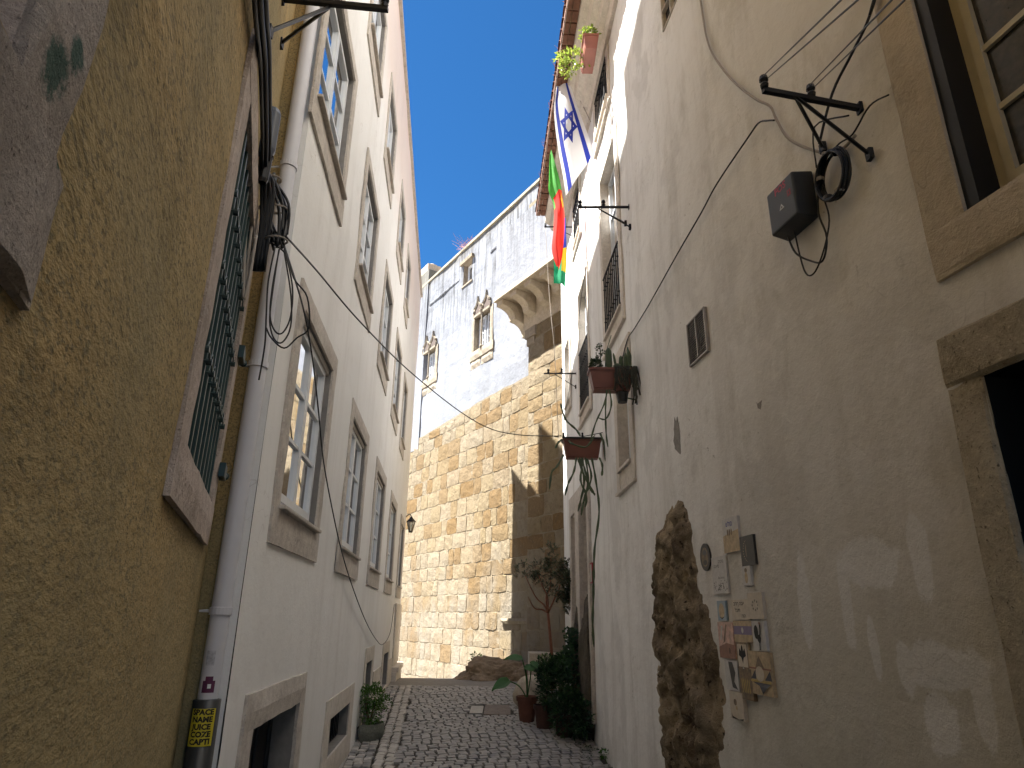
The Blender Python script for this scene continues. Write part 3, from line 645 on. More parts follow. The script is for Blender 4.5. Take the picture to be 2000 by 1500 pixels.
# doorway with a central stone pier
dr = D.objects.new('double_doorway', None); COL.objects.link(dr); dr.parent = RH
mb = MB(); rough_block(mb, CW, .82, 1.0, -.002, .05, .3, 3.32, .004); rough_block(mb, CW, 1.55, 1.95, -.1, .09, .3, 3.3, .006); rough_block(mb, CW, 2.72, 2.92, -.002, .05, .3, 3.3, .004)
rough_block(mb, CW, .82, 1.56, -.002, .056, 3.32, 3.62, .004); rough_block(mb, CW, 1.56, 2.92, -.002, .05, 3.3, 3.62, .004); mb.build('stone_surround', M_surr, dr)
for a, b in ((1.0, 1.55), (1.95, 2.72)):
    mb = MB(); mb.fbox(CW, a, b, -.37, -.33, .3, 3.3); mb.build('door_leaf', plain('grey_door_paint', (.20, .18, .16), .7, 0, .2, 5), dr)
# near upper window
wn = D.objects.new('window', None); COL.objects.link(wn); wn.parent = RH
mb = MB(); rough_block(mb, AW, -3.3, -1.64, -.004, .03, 2.99, 3.21, .006, 8); rough_block(mb, AW, -1.84, -1.64, -.004, .03, 3.21, 4.9, .006, 8); rough_block(mb, AW, -3.2, -3.0, -.002, .03, 3.21, 4.9, .006); rough_block(mb, AW, -3.3, -1.64, -.004, .031, 4.9, 5.3, .006)
mb.build('stone_surround', M_orange, wn)
mb = MB(); mb.fbox(AW, -3.0, -1.84, -.2, .012, 3.185, 3.215); mb.build('sill_board', M_iron, wn)
mb = MB(); mb.fbox(AW, -1.90, -1.84, -.19, .005, 3.216, 4.7); mb.build('dark_reveal_board', M_iron, wn)
sash(AW, wn, -2.96, -1.90, 3.225, 4.68, .17, M_cream, 1, 4, .045, curtain=False, glass=M_glassd)
m1 = MB(); m1.add([AW(-2.9 + .9 * t, -.35, z) for z in (3.2, 4.7) for t in (0, 1)], [(0, 1, 3, 2)]); m1.build('curtain', plain('dim_room_wall', (.10, .09, .07), .9, 0, .5, 4), wn)  # plane for the room wall, its dimness put into the colour; no cloth
# near door
dr = D.objects.new('doorway', None); COL.objects.link(dr); dr.parent = RH
mb = MB(); rough_block(mb, AW, -3.0, -1.56, -.004, .03, 2.53, 2.75, .014, 14); rough_block(mb, AW, -1.73, -1.565, -.004, .026, -1.1, 2.53, .012, 18); mb.build('stone_surround', M_dirty, dr)
mb = MB(); mb.fbox(AW, -2.75, -1.73, -.44, -.40, -1, 2.53); mb.build('door_leaf', M_darkin, dr)
# vents
vt = D.objects.new('vent_grille', None); COL.objects.link(vt); vt.parent = RH
mb = MB()
for a, b, c, d_ in ((-.545, -.53, 3.49, 3.85), (-.21, -.195, 3.49, 3.85), (-.378, -.362, 3.5, 3.84), (-.53, -.21, 3.49, 3.502), (-.53, -.21, 3.838, 3.85)): mb.fbox(BW, a, b, -.01, .018, c, d_)
mb.build('vent_frame', M_metal, vt)
for k in range(17):
    z = 3.512 + k * .0193; m1 = MB(); m1.hexa([BW(-.53, -.004, z), BW(-.21, -.004, z), BW(-.21, .012, z - .006), BW(-.53, .012, z - .006), BW(-.53, -.004, z + .003), BW(-.21, -.004, z + .003), BW(-.21, .012, z - .003), BW(-.53, .012, z - .003)]); m1.build('slat', M_metal, vt)
mb = MB(); mb.fbox(BW, -.54, -.2, -.09, -.07, 3.5, 3.84); mb.build('dark_opening', M_darkin, vt)
vt = D.objects.new('small_louvre', None); COL.objects.link(vt); vt.parent = RH
mb = MB(); mb.fbox(BW, -.62, -.2, -.05, -.03, 6.95, 7.4); mb.build('dark_opening', M_darkin, vt)
mb = MB()
for u in (-.62, -.42, -.215): mb.fbox(BW, u, u + .014, -.03, .012, 6.95, 7.4)
for z in (6.95, 7.17, 7.386): mb.fbox(BW, -.62, -.2, -.028, .010, z, z + .014)
mb.build('vent_frame', M_trim, vt)
# exposed rubble patch in the wall
def rwx(y):
    for F, lo in ((CW, 5.05), (BW, 4.13), (AW, -9)):
        if y >= lo: return F((y - F.p.y) / F.d.y, 0, 0).x
def RWP(y, z, o): # point on the bent right wall
    F = CW if y >= 5.05 else BW if y >= 4.13 else AW
    return F((y - F.p.y) / F.d.y, o, z)
def interp(t, zs, vals):
    for (z0, v0), (z1, v1) in zip(zip(zs, vals), list(zip(zs, vals))[1:]):
        if z1 <= t <= z0: return v0 + (v1 - v0) * (t - z0) / (z1 - z0 + 1e-9)
    return vals[-1] if t < zs[-1] else vals[0]
ZL = [2.62, 2.56, 2.27, 1.88, 1.26, .73, .40, -.4]; YL = [5.42, 5.75, 6.1, 6.4, 6.48, 6.4, 6.3, 6.2]
ZR = [2.62, 2.46, 2.26, 1.96, 1.68, 1.36, 1.09, .72, -.4]; YR = [5.35, 5.16, 5.02, 4.92, 4.78, 4.68, 4.68, 4.78, 4.9]
mb = MB(); nu, nv = 60, 120; V = []
for j in range(nv + 1):
    z = -.4 + 3.0 * j / nv
    a, b = interp(z, ZL, YL), interp(z, ZR, YR)
    ja = .07 * rnoise((0, z, 0), 5) + .04 * rnoise((3, z, 0), 14); jb = .07 * rnoise((9, z, 0), 5) + .04 * rnoise((7, z, 0), 14)
    for i in range(nu + 1):
        t = i / nu; y = (a + ja) + (b + jb - a - ja) * t; e = min(1, 4.5 * t, 4.5 * (1 - t), (2.6 - z) * 5)
        p = (0, y, z); o = -.03 + e * (.10 + .07 * rnoise(p, 2.6) + .065 * rnoise(p, 6) + .045 * rnoise(p, 14) - .05 * max(0, rnoise(p, 4.2, 8) - .1)) + .006 * rnoise(p, 30); o = max(o, .032 * e - .015)
        V.append(RWP(y, z, o))
mb.add(V, [(j * (nu + 1) + i, j * (nu + 1) + i + 1, (j + 1) * (nu + 1) + i + 1, (j + 1) * (nu + 1) + i) for j in range(nv) for i in range(nu)])
mb.build('exposed_rubble', M_rubble, RH, smooth=True)
# broken flakes of render and bare mortar on the wall
for yc, zc, ry, rz, s in ((5.28, 3.03, .09, .17, 1), (3.9, 2.9, .03, .05, 2)):
    flat_poly([(yc + ry * cos(t * pi / 11) * (1 + .45 * rnoise((t * .9, s, 0), 1.3)), zc + rz * sin(t * pi / 11) * (1 + .35 * rnoise((t * .8, s, 4), 1.7))) for t in range(22)], lambda a, o, b: RWP(a, b, o), .008, plain('bare_mortar', (.26, .24, .22), .95, 0, .2, 40), RH, 'bare_patch', .003)

# ------------------------------------------------------------------ palace
PA = thing('palace', PW(2, -4, 0), 'sunlit palace: golden ashlar base, weathered white upper wall, gothic twin windows and bracketed oriel', 'palace')
PH = [(1.12, 2.1, 9.30, 10.5), (4.82, 5.82, 9.42, 10.5), (2.42, 3.02, 11.95, 12.75), (6.96, 7.6, 12.0, 12.8), (-1.7, -1.18, 12.17, 12.62)]
wall_panel('upper_wall', PW, -8, 16, 7.05, 13.33, PH, M_pal, PA, depth=.3, amp=.02, step=.35, rmat=M_carved)
mb = MB(); mb.fbox(PW, -8, 16, -8, -.35, -.8, 13.3); mb.build('dark_backing', M_darkin, PA)  # dark mass behind the windows in place of unlit rooms
mb = MB(); mb.fbox(PW, -8, 16, -8.2, .05, 13.332, 13.42); mb.build('roof_edge', plain('mossy_coping', (.26, .23, .16), .95, 0, .3, 8), PA)
mb = MB()
V = [];
for i in range(97): u = -8 + .25 * i; V += [PW(u, .0 + .01 * rnoise((u, 0, 0), 2), -.9), PW(u, .0, 7.6 - .05 * max(0, u - 1) - (.45 if u > 6.2 else 0) + .03 * rnoise((u, 0, 0), 2))]
mb.add(V, [(2 * i, 2 * i + 2, 2 * i + 3, 2 * i + 1) for i in range(96)])
sw = mb.build('mortared_wall', M_mortar, PA); sw.location = Vector((0, 0, 0))
for v in sw.data.vertices:   # set the mortar bed just proud of the plaster plane
    v.co += PW.n.to_3d() * .03
def ashlar(mb, F, u0, u1, z0, z1, o, proud):
    n = 3; V = []; r = random.uniform; c = .018
    for j in range(n + 1):
        for i in range(n + 1):
            e = i in (0, n) or j in (0, n); cn = i in (0, n) and j in (0, n)
            u = u0 + (u1 - u0) * i / n; z = z0 + (z1 - z0) * j / n
            if cn: u += (c if i == 0 else -c); z += (c if j == 0 else -c)
            V.append(F(u + r(-.012, .012) * (1 if e else 1.5), o + proud * (.45 if e else 1) + r(-.006, .008), z + r(-.01, .01) * (1 if e else 1.5)))
    m = n + 1; Fc = [(j * m + i, j * m + i + 1, (j + 1) * m + i + 1, (j + 1) * m + i) for j in range(n) for i in range(n)]
    ring = list(range(m)) + [j * m + n for j in range(1, m)] + [n * m + i for i in range(n - 1, -1, -1)] + [j * m for j in range(n - 1, 0, -1)]
    b0 = len(V)
    for k in ring:
        j, i = divmod(k, m); V.append(F(u0 + (u1 - u0) * i / n, o - .02, z0 + (z1 - z0) * j / n))
    L = len(ring); Fc += [(ring[k], b0 + k, b0 + (k + 1) % L, ring[(k + 1) % L]) for k in range(L)]
    mb.add(V, Fc)
PO = .32   # how far the pier stands out
stones = []
z = .0
while z < 7.55:
    h = random.choice((.34, .38, .42, .46, .50)); u = -1.25 + random.uniform(0, .3)
    if z + h > 7.6: h = 7.62 - z
    ulast = -1.3
    while u < 9.4:
        L = random.choice((.32, .42, .5, .58, .66, .8)); gp = random.uniform(.006, .018)
        top = z + h - .05 * max(0, u - 1) * (1 if z > 7 else 0)
        if not (u > 6.0 and z > 7.0): stones.append((0, ulast + gp, u + L, z + gp * .5, top - gp * .5))
        ulast = u + L; u = ulast
    z += h
z = .6
while z < 8.62:
    h = random.choice((.34, .38, .44, .5)); ulast = -3.9
    if z + h > 8.65: h = 8.66 - z
    while ulast < -1.42:
        L = random.choice((.45, .6, .75, .5)); e = min(ulast + L, -1.40)
        if -1.40 - e < .25: e = -1.40
        stones.append((1, ulast + .012, e - .008, z + .01, z + h - .012)); ulast = e
    z += h
mb = MB(); mb.fbox(PW, -8, -1.405, .0, PO, -.3, 8.655); pier = mb.build('corner_pier', M_mortar, PA)
def visible(s): return (s[0] == 1 and s[2] > -3.6) or (s[0] == 0 and s[1] < 6.8 and not (s[2] < -1.0 and s[0] == 0) and s[3] > .1)
stones = [s for s in stones if s[2] - s[1] > .1 and s[4] - s[3] > .1]
vs = sorted([s for s in stones if visible(s)], key=lambda s: (PW((s[1] + s[2]) / 2, 0, s[3]) - Vector((0, 0, EYE))).length / math.sqrt((s[2] - s[1]) * (s[4] - s[3])))
keep = set(map(id, vs[:300])); rs = MB()
for s in stones:
    big = id(s) in keep; m1 = MB() if big else rs
    ashlar(m1, PW, s[1], s[2], s[3], s[4], (PO if s[0] else .03) + random.uniform(0, .006), random.uniform(.004, .016))
    if big: m1.build('stone', M_ashlar, pier if s[0] else sw)
rs.build('far_stones', M_ashlar, PA, kind='stuff')
# small ledge at the foot of the main wall
mb = MB(); rough_block(mb, PW, -1.38, .1, .03, .12, 1.50, 1.62, .02); mb.build('stone_ledge', M_mortar, PA)
# pier capital steps
mb = MB(); rough_block(mb, PW, -1.8, -1.33, .2, .40, 8.40, 8.65, .01); rough_block(mb, PW, -1.7, -1.36, .2, .36, 8.2, 8.40, .01); mb.build('pier_capital', M_carved, PA)
# oriel and its corbels
mb = MB(); OU = -.82
mb.hexa([PW(u, o, z) for z in (9.62, 11.5) for u, o in ((-8, 0), (OU, 0), (OU, 1.0), (-8, 1.0))]); mb.hexa([PW(-8, 0, 11.5), PW(OU, 0, 11.5), PW(OU, 1, 11.5), PW(-8, 1, 11.5), PW(-8, 0, 12.35), PW(OU, 0, 12.35), PW(OU, .02, 12.35), PW(-8, .02, 12.35)])
mb.build('oriel_wall', M_pal, PA)
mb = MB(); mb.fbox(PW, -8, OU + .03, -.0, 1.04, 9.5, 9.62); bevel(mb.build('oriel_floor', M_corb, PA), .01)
def corbel(uc, wd):
    pr = [(0, 9.5), (.97, 9.5), (.97, 9.36)]
    pr += [(.97 - .40 * sin(t * pi / 2 / 6) * 1.0, 9.36 - .28 * (1 - cos(t * pi / 2 / 6))) for t in range(1, 7)]
    pr += [(.57, 9.04), (.52, 9.02)] + [(.52 - .36 * sin(t * pi / 2 / 6), 9.02 - .34 * (1 - cos(t * pi / 2 / 6))) for t in range(1, 7)] + [(.14, 8.66), (0, 8.66)]
    mb = MB(); n = len(pr); V = [PW(uc - wd / 2, o, z) for o, z in pr] + [PW(uc + wd / 2, o, z) for o, z in pr]
    mb.add(V, [tuple(range(n))[::-1], tuple(range(n, 2 * n))] + [(i, (i + 1) % n, n + (i + 1) % n, n + i) for i in range(n)])
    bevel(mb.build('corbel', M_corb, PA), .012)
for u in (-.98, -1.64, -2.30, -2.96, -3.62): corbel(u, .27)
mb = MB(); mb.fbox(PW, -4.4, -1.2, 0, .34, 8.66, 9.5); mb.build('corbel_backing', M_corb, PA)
# render ledges on the upper wall
mb = MB(); rough_block(mb, PW, 3.3, 5.6, -.02, .025, 12.32, 12.40, .008); mb.build('render_ledge', M_pal, PA)
mb = MB(); rough_block(mb, PW, -3, 1.25, -.02, .03, 12.36, 12.45, .008); mb.build('render_ledge', M_pal, PA)
mb = MB(); mb.fbox(PW, 5.75, 6.75, -.6, .045, 7.0, 13.9); mb.build('chimney_breast', M_pal, PA)
mb = MB(); mb.fbox(PW, 5.85, 6.6, -.5, .05, 13.9, 14.2); mb.lathe(tuple(PW(6.2, -.25, 14.2)), [(.22, 0), (.24, .1), (.15, .16), (.0, .18)], 12); mb.build('chimney_pot', M_tmort, PA)
def gothic(u0, u1, z0, z1, apex):
    wn = D.objects.new('twin_lancet_window', None); COL.objects.link(wn); wn.parent = PA
    um = (u0 + u1) / 2; mb = MB()
    rough_block(mb, PW, u0 - .16, u0, -.02, .035, z0, z1, .01); mb.build('stone_jamb', M_carved, wn); mb = MB(); rough_block(mb, PW, u1, u1 + .16, -.02, .035, z0, z1, .01)
    mb.build('stone_jamb', M_carved, wn)
    mb = MB()
    for k, (a, b) in enumerate(((u0 - .22, um), (um, u1 + .22))):
        rough_block(mb, PW, a, b, -.02, .05, z0 - .28, z0, .012); rough_block(mb, PW, a + .06, b - .06 * k, -.02, .03, z0 - .56, z0 - .28, .02)
    mb.build('sill_stone', M_carved, wn)
    for s, (a, b) in enumerate(((u0, um - .035), (um + .035, u1))):
        # ogee trefoil head carved deep into a block: outline polygon as a raised spiky hood
        c = (a + b) / 2; hw = (b - a) / 2 + .05; out = []
        pts = [(-1, 0), (-1.02, .22), (-.80, .34), (-.92, .50), (-.55, .62), (-.22, .80), (0, 1.25), (.22, .80), (.55, .62), (.92, .50), (.80, .34), (1.02, .22), (1, 0)]
        H = apex - z1; outer = [(c + x * hw * .98, z1 + y_ * H * .80) for x, y_ in pts]
        ipts = [(-.82, 0), (-.84, .2), (-.62, .32), (-.66, .44), (-.34, .54), (-.1, .72), (0, .98), (.1, .72), (.34, .54), (.66, .44), (.62, .32), (.84, .2), (.82, 0)]
        inner = [(c + x * hw * .98, z1 + y_ * H * .80) for x, y_ in ipts]; n = len(pts); m1 = MB()
        V = [PW(x, .07, y_) for x, y_ in outer] + [PW(x, .045, y_) for x, y_ in inner] + [PW(x, -.0, y_) for x, y_ in outer] + [PW(x, .004, y_) for x, y_ in inner]
        m1.add(V, [(i, i + 1, n + i + 1, n + i) for i in range(n - 1)] + [(i, i + 1, 2 * n + i + 1, 2 * n + i) for i in range(n - 1)] + [(n + i, n + i + 1, 3 * n + i + 1, 3 * n + i) for i in range(n - 1)])
        m1.build('carved_arch', M_carved, wn)
        m1 = MB(); m1.add([PW(x, .026, y_) for x, y_ in inner], [tuple(range(n))]); m1.build('arch_recess', plain('shaded_tympanum', (.085, .062, .05), .95, 0, .25, 14), wn)  # flat dark sheet: shade inside the arch head painted as colour
        m1 = MB(); m1.fbox(PW, a, b, -.03, .06, z1 - .07, z1); m1.build('lintel', M_carved, wn)
        sash(PW, wn, a + .01, b - .01, z0 + .002, z1 - .07, .2, M_sash, 2, 4, .035, curtain=True)
    mb = MB(); mb.lathe(tuple(PW(um, .03, z0)), [(.055, 0), (.055, .05), (.032, .09), (.032, z1 - z0 - .14), (.06, z1 - z0 - .06), (.085, z1 - z0 + .02), (.085, z1 - z0 + .05), (.0, z1 - z0 + .06)], 10); mb.build('slender_column', M_carved, wn)
gothic(1.12, 2.1, 9.30, 10.5, 11.12); gothic(4.82, 5.82, 9.42, 10.5, 11.12)
for a, b, c, d_, lv in ((2.42, 3.02, 11.95, 12.75, 1), (6.96, 7.6, 12.0, 12.8, 2), (-1.7, -1.18, 12.17, 12.62, 2)):
    wn = D.objects.new('attic_window', None); COL.objects.link(wn); wn.parent = PA
    sash(PW, wn, a, b, c, d_, .22, M_sash, lv, 1, .05, curtain=False)
    mb = MB(); mb.fbox(PW, a - .12, b + .12, -.01, .10, d_ + .002, d_ + .12); mb.build('hood', M_mortar, wn)
    mb = MB(); mb.fbox(PW, a - .05, b + .05, -.2, .04, c - .05, c - .001); mb.build('sill_board', M_carved, wn)
mb = MB(); c0 = PW(2.9, -.05, 13.42)
for k in range(60):
    d_ = Vector((random.uniform(-.6, .6), random.uniform(-.6, .6), random.uniform(.1, .6))) * .6; c1 = c0 + Vector((random.uniform(-.3, .3), random.uniform(-.2, .2), 0)); mb.tube([c1, c1 + d_ * .5, c1 + d_], .004, 3)
mb.build('roof_weeds', L_dry, PA, kind='stuff')

# ------------------------------------------------------------------ downpipe and its stickers
PX, PY = -1.507, 3.662
dp = thing('downpipe', (PX, PY, -.3), 'white plastic downpipe in the corner between ochre and white houses', 'downpipe')
mb = MB(); mb.lathe((PX, PY, 0), [(.049, .9), (.049, 9.8)], 20); mb.build('pipe', M_pvc, dp, smooth=True)
mb = MB(); mb.lathe((PX, PY, 0), [(.066, -.6), (.066, 1.2), (.050, 1.205)], 20); mb.build('dark_boot', M_box, dp, smooth=True)
for z in (1.62, 3.0, 4.42):
    mb = MB(); mb.lathe((PX, PY, z), [(.049, -.02), (.057, -.018), (.057, .018), (.049, .02)], 20); mb.tube([(PX, PY, z), (PX - .14, PY + .02, z)], .01, 6); mb.build('pipe_clip', M_pvc, dp)
class Cyl:   # wrap flat artwork round the pipe: u is arc length, centred on the side facing the lane
    def __init__(s, r, a0): s.r = r; s.a0 = a0
    def __call__(s, u, o, z): a = s.a0 + u / s.r; rr = s.r + o; return Vector((PX + rr * cos(a), PY + rr * sin(a), z))
CB = Cyl(.0665, radians(-74)); CP = Cyl(.0495, radians(-74))
def wrap_rect(F, u0, u1, z0, z1, mat, name, o=.001):
    mb = MB(); n = 10; V = []
    for i in range(n + 1): u = u0 + (u1 - u0) * i / n; V += [F(u, o, z0), F(u, o, z1)]
    mb.add(V, [(2 * i, 2 * i + 2, 2 * i + 3, 2 * i + 1) for i in range(n)]); return mb.build(name, mat, dp)
st = wrap_rect(CB, -.062, .058, 1.0, 1.165, M_yst, 'sticker'); st['label'] = 'yellow sticker with heavy black capitals'
for k, tx in enumerate(('SPACE', 'NAME', 'JUICE', 'COZE', 'CAPTI')): text_mesh(tx, .0335, CB, -.002, .002, 1.149 - k * .0325, M_blk, st, 'lettering', bold=.0016, stretch=1.05)
st = wrap_rect(CP, -.03, .03, 1.235, 1.29, M_pst, 'sticker'); st['label'] = 'small purple sticker with a pale square'
wrap_rect(CP, -.018, .018, 1.29, 1.31, M_pst, 'sticker'); wrap_rect(CP, -.004, .012, 1.255, 1.275, M_white, 'sticker', .002)
st = wrap_rect(CP, -.03, .012, 1.36, 1.43, plain('faded_sticker', (.40, .40, .44), .6, 0, .3, 60), 'sticker')

# ------------------------------------------------------------------ cables and fittings on the left
def cable(name, pts, r, label, cat, group=None, mat=None, n=5, sides=6, parent=None):
    mb = MB(); mb.tube(smooth_path(pts, n), r, sides); return mb.build(name, mat or M_cable, parent, smooth=True, label=label, cat=cat, group=group)
cl = thing('splice_closure', (-1.31, 2.88, 3.75), 'dark grey cable splice box hanging above the black cable bundle by the downpipe', 'junction box')
mb = MB(); mb.lathe((-1.315, 2.88, 3.88), [(0, -.01), (.036, 0), (.048, .04), (.048, .27), (.038, .30), (0, .31)], 8); bevel(mb.build('casing', plain('grey_plastic', (.07, .08, .10), .4), cl), .006)
mb = MB(); mb.lathe((-1.315, 2.89, 3.72), [(.022, 0), (.03, .02), (.034, .16), (.04, .165)], 10); mb.build('cable_gland', M_iron, cl)
bd = thing('cable_bundle', (-1.5, 3.5, 3.68), 'thick tied bundle of coiled black cable hanging beside the downpipe', 'cable')
for k in range(16):
    a_ = Vector((-1.415 + .016 * (k % 4), 3.14 + .012 * (k // 4), 3.97 - .01 * (k % 3))); b_ = Vector((-1.285 + .014 * (k % 3) - .03 * (k % 2), 3.13 + .014 * (k // 4), 3.49 + .025 * (k % 5)))
    mid = (a_ + b_) / 2 + Vector(((-.05 if k % 2 else .05) + random.uniform(-.015, .015), random.uniform(-.03, .03), 0))
    mb = MB(); mb.tube(smooth_path([a_, mid, b_], 6), .0085, 6); mb.build('cable_strand', M_cable, bd, smooth=True)
for k, t in enumerate((.08, .5, .93)):
    p = Vector((-1.40, 3.16, 3.98)).lerp(Vector((-1.29, 3.14, 3.50)), t); mb = MB(); mb.tube([p + Vector((.06 * cos(q * pi / 6) * (1 if t != .5 else 1.3), .045 * sin(q * pi / 6), .0)) for q in range(13)], .006, 5); mb.build('cable_tie', M_cabw, bd)
loops = [[(-1.5, 3.5, 3.74), (-1.44, 3.5, 3.715), (-1.369, 3.5, 3.646), (-1.304, 3.5, 3.49), (-1.214, 3.5, 3.373), (-1.182, 3.5, 3.175), (-1.242, 3.5, 3.11), (-1.307, 3.5, 3.045), (-1.389, 3.5, 3.107), (-1.427, 3.5, 3.171)],
 [(-1.411, 3.48, 3.70), (-1.419, 3.48, 3.437), (-1.407, 3.48, 3.237), (-1.364, 3.48, 3.14), (-1.319, 3.48, 3.134), (-1.288, 3.48, 3.239), (-1.304, 3.48, 3.439), (-1.386, 3.48, 3.70)],
 [(-1.43, 3.52, 3.70), (-1.43, 3.52, 3.40), (-1.42, 3.52, 3.22), (-1.38, 3.52, 3.11), (-1.33, 3.52, 3.09), (-1.295, 3.52, 3.19), (-1.32, 3.52, 3.40), (-1.40, 3.52, 3.70)],
 [(-1.431, 3.46, 3.68), (-1.44, 3.46, 3.45), (-1.422, 3.46, 3.237), (-1.404, 3.46, 3.043), (-1.408, 3.46, 2.835)],
 [(-1.58, 3.5, 4.2), (-1.50, 3.5, 4.08), (-1.46, 3.5, 3.95), (-1.44, 3.5, 3.8), (-1.40, 3.5, 3.70)]]
loops = [[(x * .897, y * .897, 1.6 + (z - 1.6) * .897) for x, y, z in p] for p in loops]
for p in loops: cable('cable_loop', p, .0045, None, None, parent=bd)
cable('aerial_cable', [(-1.26, 3.14, 3.57), (-1.307, 3.9, 3.766), (-1.181, 4.6, 3.74), (-.962, 5.8, 3.778), (-.579, 7.2, 3.815), (-.25, 8.0, 3.844), (.10, 8.35, 3.87), (.45, 8.5, 3.90), (.68, 8.6, 3.93)], .006, 'thin black cable sagging across the lane from the bundle to the lower planter', 'cable', n=6)
cable('hanging_cable', [(-1.26, 3.14, 3.52)] + [LW(u, .05, z) for u, z in ((-5.33, 3.57), (-4.88, 3.38), (-4.47, 3.11), (-4.04, 2.8), (-3.36, 2.49), (-2.59, 2.2), (-1.52, 1.9), (.06, 1.54), (1.7, 1.27), (2.97, 1.16), (4.41, 1.33), (4.98, 1.86))], .006, 'black cable drooping along the white left wall past the window corners', 'cable', n=6)
RIS = [('lowest', .030, 0), ('second lowest', .045, .022), ('third lowest', .03, .044), ('third highest', .055, .066), ('second highest', .03, .088), ('highest', .04, .11)]
for k, (wd_, o, dz) in enumerate(RIS):   # run along the wall over the lintel, then down to the bundle
    pts = [YW((y - 3.892) / YW.d.y, o, z + dz) for y, z in ((.6, 3.45), (1.2, 3.52), (1.72, 3.60), (2.06, 3.72), (2.3, 3.76), (2.7, 3.80), (2.95, 3.76))] + [Vector((-1.37 + .008 * k, 3.08, 3.60 + .04 * k)), Vector((-1.40 + .01 * k, 3.16, 3.35))]
    cable('wall_run_cable', pts, .009 + .003 * (k % 2), 'thick black cable run over the green window grille, %s of six' % wd_, 'cable', 'cable run above the grilled window', n=4)
cable('ribbed_conduit', [(-1.42, 3.02, 3.95), (-1.405, 3.04, 3.75), (-1.40, 3.05, 3.5), (-1.395, 3.06, 3.3), (-1.39, 3.06, 3.2)], .008, 'grey ribbed conduit beside the cable bundle', 'conduit', mat=M_cabw)
cable('dusty_loop', [(-1.40, 2.98, 3.6), (-1.40, 3.0, 3.43), (-1.39, 3.02, 3.26), (-1.385, 3.05, 3.14), (-1.375, 3.05, 3.16), (-1.37, 3.05, 3.32), (-1.37, 3.05, 3.5)], .009, 'dusty grey cable loop hanging left of the downpipe', 'cable', mat=M_cabw)
def arm_bracket(name, bar, struts, ins, label, r=.012, wires=()):
    mid = bar[0]; t = thing(name, mid, label, 'bracket')
    mb = MB(); d_ = (Vector(bar[1]) - Vector(bar[0])).normalized(); up = Vector((0, 0, 1)); sd_ = d_.cross(up).normalized() * r; uu = up * r
    A_, B_ = Vector(bar[0]), Vector(bar[1]); mb.hexa([A_ - sd_ - uu, B_ - sd_ - uu, B_ + sd_ - uu, A_ + sd_ - uu, A_ - sd_ + uu, B_ - sd_ + uu, B_ + sd_ + uu, A_ + sd_ + uu]); mb.build('bar', M_iron, t)
    for a_, b_ in struts: mb = MB(); mb.tube([a_, b_, Vector(b_) + (Vector(b_) - Vector(a_)).normalized() * .02], r * .75, 6); mb.build('strut', M_iron, t)
    for a_, b_ in [(bar[0], None)] + [(s_[1], None) for s_ in struts]: mb = MB(); p = Vector(a_); mb.box(p - Vector((.012, .02, .03)), p + Vector((.012, .02, .03))); mb.build('wall_plate', M_iron, t)
    for p in ins: mb = MB(); mb.lathe(tuple(p), [(.0, 0), (.018, 0), (.022, .02), (.014, .035), (.024, .05), (.018, .075), (0, .085)], 8); mb.build('insulator', M_iron, t)
    return t
arm_bracket('cable_bracket', [(-1.32, 2.77, 4.86), (-.715, 2.75, 4.77)], [((-1.05, 2.77, 4.80), (-1.195, 2.44, 4.26)), ((-1.05, 2.77, 4.80), (-1.40, 3.02, 4.80))], [(-.735, 2.75, 4.78), (-1.06, 2.77, 4.82)], 'black iron bracket reaching over the lane at the top left', .014)

# ------------------------------------------------------------------ fittings on the right wall
wl = AW(-1.41, 0, 4.13); tip = AW(-1.41, .56, 4.13); m1_ = AW(-1.41, .38, 4.13); m2_ = AW(-1.41, .28, 4.145)
arm_bracket('cable_bracket', [tuple(wl), tuple(tip)], [(tuple(m1_), tuple(AW(-1.13, .02, 4.10))), (tuple(m1_), tuple(AW(-1.43, .02, 3.82)))], [tuple(tip + Vector((.01, 0, .012))), tuple(m2_)], 'black three-legged iron bracket with two insulators left of the ochre-framed window', .013)
i1 = tip + Vector((.01, 0, .09)); i2 = m2_ + Vector((0, 0, .08))
for a_, b_ in ((i1, (.793, 1.2, 3.034 + 1.75)), (i1 + Vector((.02, 0, -.02)), (.83, 1.2, 4.78)), (i2, (.95, 1.2, 4.74)), (i2 + Vector((.02, 0, -.02)), (.985, 1.2, 4.74))):
    pass
OVER = [((i1), (.79, 1.2)), ((i1 + Vector((.02, 0, -.015))), (.83, 1.2)), ((i2), (.912, 1.2)), ((i2 + Vector((.02, 0, -.015))), (.943, 1.2))]
for a_, (x, y) in OVER:
    b_ = Vector((x, y, 3.034)); e_ = a_ + (b_ - a_) * 1.5; cable('overhead_wire', [a_, (a_ + b_) / 2, b_, e_], .0034, 'thin overhead wire, %s of four, from the right-hand bracket up out of view' % ('leftmost', 'second from left', 'second from right', 'rightmost')[OVER.index((a_, (x, y)))], 'wire', 'overhead wires at the right-hand bracket', sides=4)
coil = thing('cable_coil', tuple(AW(-1.2, .06, 3.7)), 'round coil of black cable hanging on the right wall under the bracket', 'cable')
for k in range(9):
    rr = .115 + .012 * random.random(); cx_, cz_ = -1.20 + random.uniform(-.012, .012), 3.86 + random.uniform(-.012, .012); mb = MB()
    mb.tube([AW(cx_ + rr * .86 * cos(q * pi / 14), .03 + .006 * k, cz_ + rr * 1.12 * sin(q * pi / 14)) for q in range(29)], .0062, 6); mb.build('cable_turn', M_cable, coil, smooth=True)
